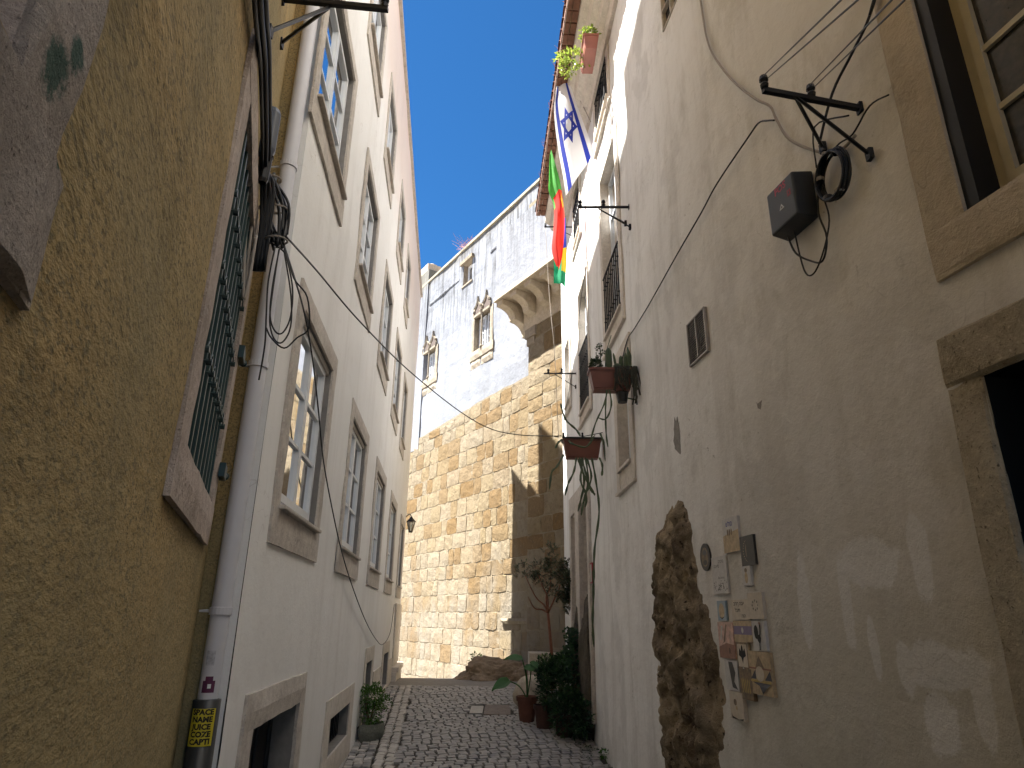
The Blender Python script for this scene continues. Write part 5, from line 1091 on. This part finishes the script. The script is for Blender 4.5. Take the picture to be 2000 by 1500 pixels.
# upright rock against the right wall, with ivy
def rockmesh(nm, c, r, n, seed, mat, label=None, cat=None, amp=.35, parent=None, flat=None, kind=None):
    bm = bmesh.new(); bmesh.ops.create_icosphere(bm, subdivisions=n, radius=1); V = []
    for v in bm.verts:
        d_ = v.co.normalized(); f = 1 + amp * noise.noise(d_ * 1.4 + Vector((seed, 0, 0))) + amp * .5 * noise.noise(d_ * 3.7 + Vector((0, seed, 0))) + amp * .25 * noise.noise(d_ * 9 + Vector((0, 0, seed))) + amp * .15 * abs(noise.noise(Vector((d_.x * 3, d_.y * 3, d_.z * 22))))
        V.append((c[0] + d_.x * r[0] * f, c[1] + d_.y * r[1] * f, c[2] + d_.z * r[2] * f))
    Fc = [tuple(q.index for q in f.verts) for f in bm.faces]; bm.free(); mb = MB(); mb.add(V, Fc); return mb.build(nm, mat, parent, smooth=True, label=label, cat=cat, kind=kind)
ur = thing('standing_rock', (1.12, 10.4, .1), 'dark standing rocks leaning against the right wall behind the shrub', 'rock')
rockmesh('rock_mass', (1.17, 10.3, .85), (.13, .5, 1.0), 5, 3.3, M_wetrock, parent=ur, amp=.22); rockmesh('rock_mass', (1.10, 10.8, .9), (.12, .28, .86), 5, 6.1, M_wetrock, parent=ur, amp=.22)
iv = thing('ivy', (1.02, 10.6, .4), 'ivy with small dark leaves climbing the standing rocks', 'ivy'); lf = MB(); wd = MB()
for k in range(520):
    z = random.uniform(.75, 1.5); y = 10.7 + random.uniform(-.25, .3); x = .98 - .05 * (1.5 - z) + random.gauss(0, .05); lf.leaf((x, y - .1, z), (random.uniform(-1, .2), -.6, random.uniform(-.9, .3)), (0, -1, .6), .06, .05)
for k in range(7): wd.tube(smooth_path([(1.0 + random.uniform(-.05, .05), 10.55, .5), (.97 + random.uniform(-.06, .06), 10.5, .9), (.98 + random.uniform(-.06, .06), 10.55, 1.4)], 4), .005, 4)
lf.build('leaf_mass', L_bush, iv, kind='stuff'); wd.build('stems', M_bark, iv)
# weeds at the foot of the right wall
lf = MB()
for k in range(900):
    y = random.uniform(7.6, 10.2); x = rx_at(y) - abs(random.gauss(0, .14)) - .02
    if noise.noise(Vector((x * 4, y * 4, 0))) < -.05: continue
    lf.leaf((x, y, ground(x, y) + random.uniform(.01, .05)), (random.uniform(-1, 1), random.uniform(-1, 1), random.uniform(.1, .7)), (0, 0, 1), random.uniform(.015, .04), .02)
lf.build('low_weeds', L_bush, None, kind='stuff', label='low weeds and moss between the cobbles at the foot of the right wall', cat='weeds')
wp = thing('wall_weed', tuple(CW(-.05, .03, .02)), 'small bright weed sprouting at the base of the right wall', 'weed'); lf = MB(); leaves(lf, tuple(CW(-.0, .05, .10)), (.06, .06, .05), 60, .035, .03, 2); lf.build('leaf_mass', L_fresh, wp); wd = MB(); wd.tube([CW(-.02, .03, .0), CW(0, .05, .09)], .004, 4); wd.build('stems', L_fresh, wp)
# left planter with shrub
lp = thing('stone_planter', (-1.80, 10.0, ground(-1.8, 10)), 'half-round mossy stone planter against the white house on the left', 'planter')
mb = MB(); cz = ground(-1.8, 10) - .02; n = 14; V = []
for i in range(n + 1):
    a_ = -pi / 2 - .25 + (pi + .5) * i / n
    for rr, zz in ((.20, 0), (.235, .10), (.225, .22), (.17, .22), (.16, .1)): V.append((-1.90 + rr * 1.0 * cos(a_), 10.0 + rr * 1.15 * sin(a_), cz + zz + .006 * sin(i * 3)))
mb.add(V, [(i * 5 + k, (i + 1) * 5 + k, (i + 1) * 5 + k + 1, i * 5 + k + 1) for i in range(n) for k in range(4)]); mb.build('basin', stonemat('mossy_stone', (.17, .17, .14), (.11, .12, .09), (.3, .3, .3), 8, False, .6, .3), lp, smooth=True)
mb = MB(); mb.lathe((-1.90, 10.0, cz + .17), [(.2, 0), (0, .02)], 14); mb.build('soil', M_soil, lp)
sh = thing('round_shrub', (-1.88, 10.0, cz + .18), 'bushy bright green shrub growing in the stone planter on the left', 'shrub'); lf = MB()
leaves(lf, (-1.87, 10.0, .58), (.19, .22, .15), 800, .045, .022, 1, .2); leaves(lf, (-1.84, 9.95, .36), (.15, .2, .14), 500, .04, .02, 5, .2); leaves(lf, (-1.68, 10.0, .50), (.10, .15, .09), 160, .04, .02, 7, .2); lf.build('leaf_mass', L_fresh, sh, kind='stuff')
wd = MB()
for k in range(7): wd.tube([(-1.88, 10, .2), (-1.88 + random.uniform(-.12, .16), 10 + random.uniform(-.1, .1), .55)], .006, 4)
wd.build('stems', M_bark, sh)

# ------------------------------------------------------------------ hanging planter boxes
def trough(nm, F3, Lx, Wy, h, label, mat=M_plast):
    """F3: function local (a along length, b across, c up) -> world"""
    t = thing(nm, tuple(F3(0, 0, 0)), label, 'planter'); a0, b0_ = Lx / 2 - .05, Wy / 2 - .035; a1, b1 = Lx / 2, Wy / 2; mb = MB()
    V = [F3(sa * a, sb * b, c) for a, b, c in ((a0, b0_, 0), (a1 - .012, b1 - .012, h - .03), (a1, b1, h - .03), (a1, b1, h), (a1 - .015, b1 - .015, h), (a0 + .02, b0_ + .02, h - .05)) for sa, sb in ((-1, -1), (1, -1), (1, 1), (-1, 1))]
    mb.add(V, [(3, 2, 1, 0)] + [(k * 4 + i, k * 4 + (i + 1) % 4, k * 4 + 4 + (i + 1) % 4, k * 4 + 4 + i) for k in range(5) for i in range(4)]); mb.build('box_body', mat, t)
    mb = MB(); mb.add([F3(sa * (a1 - .02), sb * (b1 - .02), h - .025) for sa, sb in ((-1, -1), (1, -1), (1, 1), (-1, 1))], [(0, 1, 2, 3)]); mb.build('soil', M_soil, t)
    mb = MB(); mb.tube([F3(-a0 + .01, -b0_ - .010, .022), F3(a0 - .01, -b0_ - .010, .022)], .004, 4); mb.build('lower_rim', mat, t); return t
FA = lambda a, b, c: Vector((1.05 + a, 6.6 + b, 3.88 + c)); FB_ = lambda a, b, c: Vector((.945 + a, 8.6 + b, 3.62 + c)); FU = lambda a, b, c: Vector((1.02 + b, 7.22 + a, 9.0 + c))
trough('plant_trough', FA, .48, .2, .24, 'brown plastic trough of cacti sticking out from the right wall, the nearer and higher')
trough('plant_trough', FB_, .52, .2, .26, 'brown plastic trough with long trailing straps, the lower and farther')
trough('plant_trough', FU, .55, .22, .22, 'reddish trough with leafy plants on the top balcony rail', plain('red_brown_plastic', (.30, .11, .08), .5, 0, .1, 6))
for F3, z in ((FB_, .265),):
    t = thing('trough_support', tuple(F3(.0, 0, z)), 'black iron arm carrying the %s trough' % ('cactus' if F3 is FA else 'trailing plant'), 'bracket')
    mb = MB(); p0, p1 = F3(-.27, -.11, z - .006), F3(.27, -.11, z - .006); mb.box(p0 - Vector((0, .01, .01)), p1 + Vector((0, .01, .01))); mb.build('bar', M_iron, t)
    mb = MB(); p0, p1 = F3(-.27, .11, z - .006), F3(.27, .11, z - .006); mb.box(p0 - Vector((0, .01, .01)), p1 + Vector((0, .01, .01))); mb.build('bar', M_iron, t)
    if F3 is FB_:
        for q in (-.25, .0): mb = MB(); mb.lathe(tuple(F3(q, -.11, z)), [(.014, 0), (.018, .02), (.01, .04), (.014, .06), (0, .07)], 8); mb.build('insulator', M_iron, t)
        mb = MB(); mb.tube([F3(.0, -.11, z + .01), F3(.27, -.11, z + .07)], .006, 5); mb.build('strut', M_iron, t)
def cactus(nm, stems, label, cat='cactus'):
    t = thing(nm, stems[0][0][0], label, cat)
    for pts, r in stems:
        mb = MB(); P_ = smooth_path(pts, 3); n = len(P_); mb.tube(P_, [r * (.8 + .3 * sin(pi * min(1, k / (n - 1) * .9))) * (1 if k < n - 1 else .45) for k in range(n)], 8); mb.build('stem', L_cact, t, smooth=True)
    return t
A0 = FA(0, 0, .22)
def up(x, y, h, lean=0): p = A0 + Vector((x, y, 0)); return [tuple(p), tuple(p + Vector((lean * .5, 0, h * .5))), tuple(p + Vector((lean, 0, h)))]
cactus('column_cactus', [(up(-.02, -.04, .26), .034)], 'thick upright cactus in the middle of the nearer trough')
cactus('cactus_cluster', [(up(.15, -.05, .2, .01), .018), (up(.18, -.05, .24, .015), .02), (up(.12, -.05, .14, -.01), .015), (up(.2, 0, .22, .02), .016), (up(.19, -.03, .28, 0), .014)], 'cluster of slim upright cacti near the wall end of the trough')
cactus('cactus_cluster', [(up(.06, -.05, .2, -.03), .012), (up(.10, -.05, .17, .01), .02)], 'thin leaning green stems beside the thick cactus')
t = thing('succulent', tuple(A0 + Vector((-.15, 0, 0))), 'dark rosette succulent with stalks at the street end of the nearer trough', 'succulent'); lf = MB(); leaves(lf, A0 + Vector((-.16, -.02, .07)), (.06, .07, .06), 200, .035, .03, 1); 
for q in range(5): c_ = A0 + Vector((-.14 + .03 * (q % 3), -.03, .14 + .04 * q)); leaves(lf, c_, (.018, .018, .015), 24, .022, .018, q)
lf.build('leaf_mass', L_cact, t); wd = MB(); wd.tube([A0 + Vector((-.12, -.02, 0)), A0 + Vector((-.10, -.02, .2)), A0 + Vector((-.11, -.02, .3))], .006, 5); wd.tube([A0 + Vector((-.14, -.02, 0)), A0 + Vector((-.15, -.02, .22))], .005, 5); wd.tube([A0 + Vector((-.06, -.02, 0)), A0 + Vector((-.05, -.04, .2)), A0 + Vector((.02, -.02, .42))], .005, 5); wd.build('stems', L_cact, t)
t = thing('round_cactus', tuple(A0 + Vector((.06, -.05, .0))), 'low round cactus behind the trough rim', 'cactus'); mb = MB(); mb.lathe(tuple(A0 + Vector((.065, -.05, 0))), [(.03, 0), (.045, .03), (.04, .06), (.02, .075), (0, .08)], 10); mb.build('body', L_cact, t, smooth=True)
t = thing('trailing_cactus', tuple(A0 + Vector((.2, -.1, 0))), 'rat-tail cactus trailing in a dark tangle over the wall end of the nearer trough', 'cactus'); mb = MB()
for k in range(34):
    x = random.uniform(.04, .27); p = A0 + Vector((x, -.06, .0)); h = random.uniform(.12, .26) if x < .2 else random.uniform(.18, .42)
    mb.tube(smooth_path([p, p + Vector((random.uniform(-.02, .02), -.065, .02)), p + Vector((random.uniform(-.03, .03), -.08, -h * .5)), p + Vector((random.uniform(-.04, .04), -.07, -h))], 3), random.uniform(.005, .009), 5)
mb.build('stems', plain('dark_cactus', (.035, .035, .025), .8, 0, .3, 40), t, smooth=True)
t = thing('small_pot', tuple(FA(.14, .05, -.1)), 'small black pot hanging beneath the nearer trough', 'flower pot'); mb = MB(); mb.lathe(tuple(FA(.12, .03, -.11)), [(0, 0), (.05, 0), (.066, .1), (.07, .1), (.07, .115), (.055, .115)], 14); mb.build('pot_body', M_box, t); mb = MB(); mb.tube(smooth_path([FA(.18, .03, -.06), FA(.22, 0, -.08), FA(.26, 0, -.09)], 3), .008, 6); mb.build('stem', L_cact, t)
def strap(mb, pts, wd_=.02):
    P_ = smooth_path(pts, 5); V = []; Fc = []; n = len(P_)
    for k, p in enumerate(P_):
        d_ = (P_[min(k + 1, n - 1)] - P_[max(k - 1, 0)]).normalized(); s_ = d_.cross(Vector((0.15, 1, 0))).normalized() * wd_ * .5 * (1 if 0 < k < n - 1 else .3) * (1 + .25 * sin(k * 1.7)); V += [p - s_, p + Vector((0, -.004, 0)), p + s_]
    for k in range(n - 1): Fc += [(3 * k, 3 * k + 1, 3 * k + 4, 3 * k + 3), (3 * k + 1, 3 * k + 2, 3 * k + 5, 3 * k + 4)]
    mb.add(V, Fc)
t = thing('strap_plant', tuple(FB_(0, 0, .2)), 'strap-leaved trailing plant with long stems hanging far below the lower trough', 'plant'); B0 = FB_(0, 0, 0)
SP = [[(.86, 8.5, 3.62), (.82, 8.45, 3.42), (.74, 8.45, 3.25), (.70, 8.45, 3.10)], [(.93, 8.5, 3.62), (.97, 8.45, 3.4), (1.02, 8.45, 3.2), (1.09, 8.45, 3.12)], [(.98, 8.5, 3.62), (1.0, 8.45, 3.3), (.93, 8.45, 3.0), (.90, 8.45, 2.85)], [(.90, 8.5, 3.62), (.95, 8.45, 3.3), (.90, 8.45, 3.05), (.86, 8.45, 2.9)],
      [(1.06, 8.5, 3.62), (1.10, 8.45, 3.3), (1.13, 8.45, 2.9), (1.06, 8.45, 2.45), (1.04, 8.45, 2.1), (1.03, 8.45, 1.95)], [(1.16, 8.5, 3.62), (1.19, 8.45, 3.5), (1.18, 8.45, 3.36)], [(.70, 8.5, 3.66), (.60, 8.45, 3.48), (.53, 8.45, 3.40), (.50, 8.45, 3.18)], [(.68, 8.5, 3.86), (.62, 8.45, 3.80), (.58, 8.45, 3.72)],
      [(.66, 8.5, 4.36), (.72, 8.45, 4.12), (.86, 8.45, 3.98), (.92, 8.5, 3.90)], [(1.18, 8.5, 3.95), (1.22, 8.45, 3.8), (1.24, 8.45, 3.55)], [(.95, 8.5, 3.6), (.90, 8.42, 3.3), (.97, 8.42, 3.1), (.95, 8.42, 2.95)], [(1.0, 8.5, 3.6), (1.04, 8.42, 3.35), (.98, 8.42, 3.15)], [(.88, 8.5, 3.6), (.93, 8.42, 3.4), (1.02, 8.42, 3.22), (1.08, 8.42, 3.1)], [(.76, 8.5, 3.85), (.80, 8.42, 3.78), (.98, 8.42, 3.74), (1.1, 8.42, 3.9)],
      [(1.04, 8.5, 2.2), (1.03, 8.45, 1.9), (1.01, 8.45, 1.55), (1.02, 8.45, 1.3)]]
for p in SP: mb = MB(); strap(mb, p, .026); mb.build('trailing_stem', L_cact, t)
t = thing('strap_plant', tuple(FA(-.05, 0, 0)), 'few long green straps looping below the nearer trough', 'plant')
for p in ([(1.0, 6.55, 3.9), (.96, 6.5, 3.72), (.86, 6.5, 3.5), (.80, 6.5, 3.3)], [(1.02, 6.55, 3.9), (1.03, 6.5, 3.7), (.97, 6.5, 3.55), (.89, 6.5, 3.56)], [(1.0, 6.55, 3.88), (.97, 6.5, 3.7), (.965, 6.5, 3.4), (.98, 6.5, 3.25)]): mb = MB(); strap(mb, p, .016); mb.build('trailing_stem', L_cact, t)
t = thing('rail_plant', tuple(FU(0, 0, .2)), 'leafy yellow-green plant spilling from the trough on the top balcony', 'plant'); lf = MB()
leaves(lf, FU(-.2, -.02, .26), (.12, .12, .06), 180, .05, .03, 1); leaves(lf, FU(.05, -.22, .1), (.25, .12, .14), 320, .05, .03, 3); leaves(lf, FU(.12, -.30, -.02), (.12, .1, .14), 120, .05, .025, 5); lf.build('leaf_mass', L_straw, t, kind='stuff')

# ------------------------------------------------------------------ steps, block, boulders, lamp
stp = thing('stone_steps', (1.0, 14.9, .2), 'pale stone steps rising beside the golden pier to the corner doorway', 'steps')
for k, (x0, x1, y0, y1, z) in enumerate(((.42, 2.2, 14.4, 15.2, .96), (.98, 2.2, 14.9, 15.6, 1.24), (1.22, 2.2, 13.9, 14.9, 1.42))):
    mb = MB(); rough_block(mb, lambda u, o, zz, y0=y0: Vector((u, y0 - o, zz)), x0, x1, -(y1 - y0), 0, 0, z, .008, 6); bevel(mb.build('step', M_step, stp), .015)
rockmesh('pale_block', (.40, 12.25, .42), (.30, .26, .30), 4, 2.2, M_step, 'pale squared stone block behind the terracotta pot', 'stone block', .10)
rockmesh('boulder', (-.22, 16.15, .22), (.95, .5, .58), 6, 1.7, M_rock, 'long brown layered boulder lying at the foot of the golden wall', 'boulder', .28)
rockmesh('boulder', (.55, 15.5, .25), (.55, .35, .42), 5, 5.7, M_rock, 'smaller brown rock against the lowest step', 'boulder', .3)
lf = MB(); leaves(lf, (-.72, 16.3, .72), (.16, .1, .14), 70, .07, .04, 2); lf.build('wall_weed', L_fresh, None, label='sprig of green weed on the boulder by the golden wall', cat='weed')
lm = thing('wall_lantern', (-2.52, 17.0, 3.6), 'small iron wall lantern on the far corner of the white house', 'street lamp'); c = (-2.50, 16.9, 3.62)
mb = MB(); mb.lathe(c, [(.05, 0), (.055, .02), (.04, .025)], 6); mb.lathe((c[0], c[1], c[2] + .26), [(.115, 0), (.12, .015), (.05, .09), (.02, .13), (0, .15)], 6)
for k in range(6): a_ = k * pi / 3; mb.tube([(c[0] + .045 * cos(a_), c[1] + .045 * sin(a_), c[2] + .02), (c[0] + .108 * cos(a_), c[1] + .108 * sin(a_), c[2] + .265)], .006, 4)
mb.build('lantern_cage', M_iron, lm); mb = MB(); mb.lathe(c, [(.04, .025), (.102, .262)], 6); mb.build('lantern_glass', M_glass, lm)
mb = MB(); mb.tube(smooth_path([(c[0], c[1], c[2] + .4), (c[0] - .06, c[1] + .03, c[2] + .46), (c[0] - .16, c[1] + .06, c[2] + .38)], 4), .012, 6); mb.build('wall_arm', M_iron, lm)
